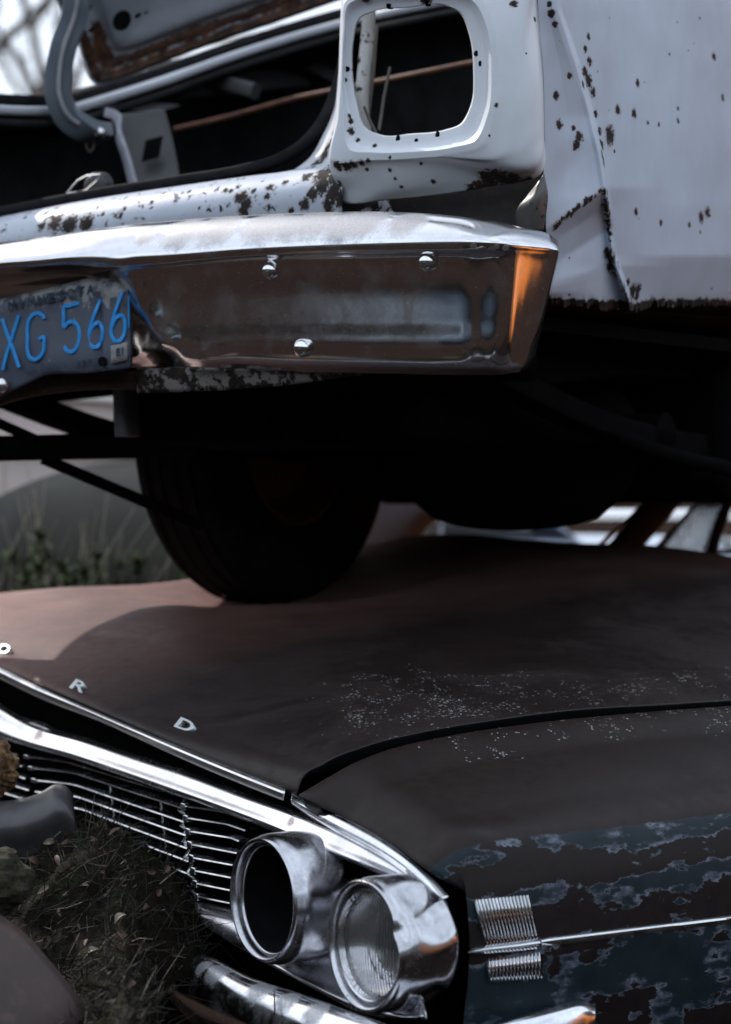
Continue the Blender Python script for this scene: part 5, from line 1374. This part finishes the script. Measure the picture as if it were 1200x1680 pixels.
k = NT('old window glass'); M['glass'] = k.out((.05, .06, .07), .08, 0, None, .6)

def old_sedan(base, yaw, label, col, h=1.0):
    t = thing('parked_sedan', label, 'car', base)
    ca, sa = math.cos(yaw), math.sin(yaw)
    def W(x, y, z): return np.array([base[0] + ca*x - sa*y, base[1] + sa*x + ca*y, base[2] + z * h])
    pm = m_white('sedan paint', (), base=col, chips=.5, smear=.25)
    def sec(x, hw, z0, z1, cr=.03): return [W(x, y, z) for y, z in ((-hw*.9, z0), (-hw, z0 + .18), (-hw, z1 - .12), (-hw*.93, z1 - .02), (-hw*.6, z1 + cr*.6), (0, z1 + cr), (hw*.6, z1 + cr*.6), (hw*.93, z1 - .02), (hw, z1 - .12), (hw, z0 + .18), (hw*.9, z0), (0, z0))]
    secs = [sec(2.55, .80, .45, .92), sec(2.5, .90, .38, 1.0), sec(2.2, .96, .34, 1.03), sec(1.2, .99, .3, 1.06), sec(0, 1.0, .3, 1.06), sec(-1.2, .99, .3, 1.06), sec(-2.2, .96, .36, 1.03), sec(-2.55, .90, .42, .98), sec(-2.62, .8, .5, .9)]
    G = grid(secs, 70, 60, True); b = MB(); nr, nc = G.shape[:2]
    b.add(G.reshape(-1, 3), grid_faces(nr, nc, True) + [tuple(range(nc)), tuple((nr-1)*nc + i for i in range(nc))]); b.build('body', pm, t)
    rows = [[W(x, y, z) for x, y, z in ((1.1, -.86, 1.06), (.55, -.70, 1.43), (-.9, -.70, 1.45), (-1.6, -.86, 1.06))], [W(x, y, z) for x, y, z in ((1.15, 0, 1.08), (.6, 0, 1.47), (-.9, 0, 1.49), (-1.7, 0, 1.08))], [W(x, y, z) for x, y, z in ((1.1, .86, 1.06), (.55, .70, 1.43), (-.9, .70, 1.45), (-1.6, .86, 1.06))]]
    sheet('greenhouse', rows, 20, 40, pm, t, thick=.01)
    for s_ in (-1, 1):
        rows = [[W(.92, s_ * .87, 1.08), W(-.2, s_ * .88, 1.08), W(-1.4, s_ * .87, 1.08)], [W(.5, s_ * .74, 1.40), W(-.2, s_ * .75, 1.42), W(-.88, s_ * .74, 1.41)]]
        sheet('side_window', rows, 5, 10, M['glass'], t, thick=.004)
        b = MB(); b.sweep(np.array([W(2.3, s_ * .97, .96), W(0, s_ * 1.005, .985), W(-2.3, s_ * .97, .96)]), rrect(.02, .03, .3)); b.build('side_moulding', M['chrome_dull'], t)
        for x in (1.6, -1.55):
            b = MB(); b.revolve(W(x, s_ * .85, .34), W(0, 1, 0) - W(0, 0, 0), [(-.1, .2), (-.1, .3), (-.07, .335), (.07, .335), (.1, .3), (.1, .2), (.07, .1), (.07, 0)], 28); b.build('wheel', M['tyre'], t)
        b = MB(); b.revolve(W(2.52, s_ * .62, .78), W(1, 0, 0) - W(0, 0, 0), [(-.05, .09), (.02, .09), (.03, .06), (.035, 0)], 20); b.build('headlight', M['chrome_dull'], t)
    for x in (2.66, -2.70):
        b = MB(); b.sweep(np.array([W(x * .96, -.98, .56), W(x, -.6, .56), W(x, .6, .56), W(x * .96, .98, .56)]), rrect(.05, .14, .3)); b.build('bumper', M['chrome_dull'], t)
p = at(-500, 840, 8.3); old_truck((p[0], p[1], -.05), math.radians(-12), 'sun bleached cream farm truck parked behind, left of the tyre')
p = at(430, 840, 10.5); old_sedan((p[0], p[1], -.04), math.radians(12), 'pale blue grey sedan parked behind the brown car', (.40, .46, .56), 1.19)

def tree(base, H, seed, label, spread=.45, leaves=2600, leaf=.05, col='M_LEAF', group='bare trees behind the cars', depth=4):
    rs = random.Random(seed)
    t = thing('tree', label, 'tree', tuple(base), group)
    tr, lf = MB(), MB(); tips = []
    def branch(p, d, L, r, lv):
        n = 6; pts = [p]; dd = d.copy()
        for i in range(n):
            dd = dd + np.array([rs.gauss(0, .13), rs.gauss(0, .13), rs.gauss(.02, .08)]); dd /= np.linalg.norm(dd)
            pts.append(pts[-1] + dd * L / n)
        r1 = r * (.62 if lv else .7)
        tr.tube(np.array(pts), lambda w: r + (r1 - r) * w, 8 if lv < 2 else 5, up=np.array([.3, 1, .1]))
        if lv >= depth - 1:
            tips.extend(pts[2:])
        if lv >= depth: return
        m = rs.choice((3, 4)) + (1 if lv == 0 else 0)
        for i in range(m):
            f = rs.uniform(.35, 1.0) if i else 1.0
            q_ = pts[min(n, int(f * n))]
            a = rs.uniform(0, 6.28); e = np.array([math.cos(a), math.sin(a), rs.uniform(-.1, .6)])
            nd = dd * (1 - spread) + e * spread * 1.2; nd /= np.linalg.norm(nd)
            branch(q_, nd, L * rs.uniform(.55, .8), r1 * rs.uniform(.5, .75), lv + 1)
    branch(np.array(base, float), np.array([rs.gauss(0, .05), rs.gauss(0, .05), 1.0]), H * .42, H * .012, 0)
    tr.build('trunk', M_BARK, t)
    for i in range(leaves):
        c = tips[rs.randrange(len(tips))] + np.array([rs.gauss(0, .16), rs.gauss(0, .16), rs.gauss(0, .14)])
        d = np.array([rs.gauss(0, 1), rs.gauss(0, 1), rs.gauss(0, 1)]); d /= np.linalg.norm(d)
        s_ = np.cross(d, [rs.random(), rs.random(), .3]); s_ /= np.linalg.norm(s_) + 1e-6
        L = leaf * rs.uniform(.6, 1.5)
        lf.add([c - d * L, c + s_ * L * .5, c + d * L, c - s_ * L * .5], [(0, 1, 2, 3)])
    lf.build('crown', globals()[col], t, smooth=False)
M_BARK = m_plain('grey brown bark', (.075, .058, .048), .85, 0, .4, 20, .5)
M_LEAF = m_plain('thin leaves', (.09, .09, .035), .6, 0, .5, 1.2)
M_LEAF2 = m_plain('evergreen leaves', (.035, .055, .022), .6, 0, .5, 1.2)
for i, (px, d, H, lb) in enumerate(((-220, 22, 10, 'nearly bare tree far left of the trunk lid'), (40, 26, 11, 'thin branched tree behind the hinge arm at top left'), (170, 34, 13, 'tallest distant bare tree behind the trunk lid'), (620, 30, 8, 'bare tree hidden behind the white car'), (1500, 24, 9, 'bare tree past the right edge of the frame'))):
    p = at(px, 840, d); tree((p[0], p[1], 0), H, 40 + i, lb, leaves=160, leaf=.04, depth=3)
# the wood that closes the yard all round, read as one mass
def wood():
    b = MB(); rs = random.Random(5)
    for i in range(26000):
        a = rs.uniform(0, 2 * math.pi); r = rs.uniform(26, 40)
        x, y = r * math.sin(a), 4 + r * math.cos(a)
        if abs(x) < 14 and y > 0: continue
        top = 7.0 + 2.2 * mnoise.noise((x * .13, y * .13, 1)) + 1.3 * mnoise.noise((x * .5, y * .5, 4))
        z = rs.uniform(.1, 1) ** .8 * top
        c = np.array([x, y, z]); d = np.array([rs.gauss(0, 1), rs.gauss(0, 1), rs.gauss(0, .8)]); d /= np.linalg.norm(d)
        s_ = np.cross(d, [rs.random(), rs.random(), .3]); s_ /= np.linalg.norm(s_) + 1e-6
        L = rs.uniform(.35, .9)
        b.add([c - d * L, c - d * L * .2 + s_ * L * .5, c + d * L * .3 + s_ * L * .35, c + d * L, c - s_ * L * .5], [(0, 1, 2, 3, 4)])
    tag(b.build('distant_wood', M_LEAF2, smooth=False), 'dark wood closing the scrapyard all round', 'wood', kind='stuff')
wood()
# unseen orange sedan, added only for the bumper's end to mirror
_o = Lc(-2.0, 5.15, -.04)
old_sedan(tuple(_o), math.pi + A34, 'orange sedan added beyond the right edge to be mirrored in the bumper end', (.70, .20, .025), 1.22)
# unseen blue sedan, added to put the dim blue patch in the bumper's face
old_sedan((-5.0, -.5, -.04), math.radians(110), 'blue sedan added beyond the left edge to be mirrored in the bumper face', (.075, .115, .15), 1.0)
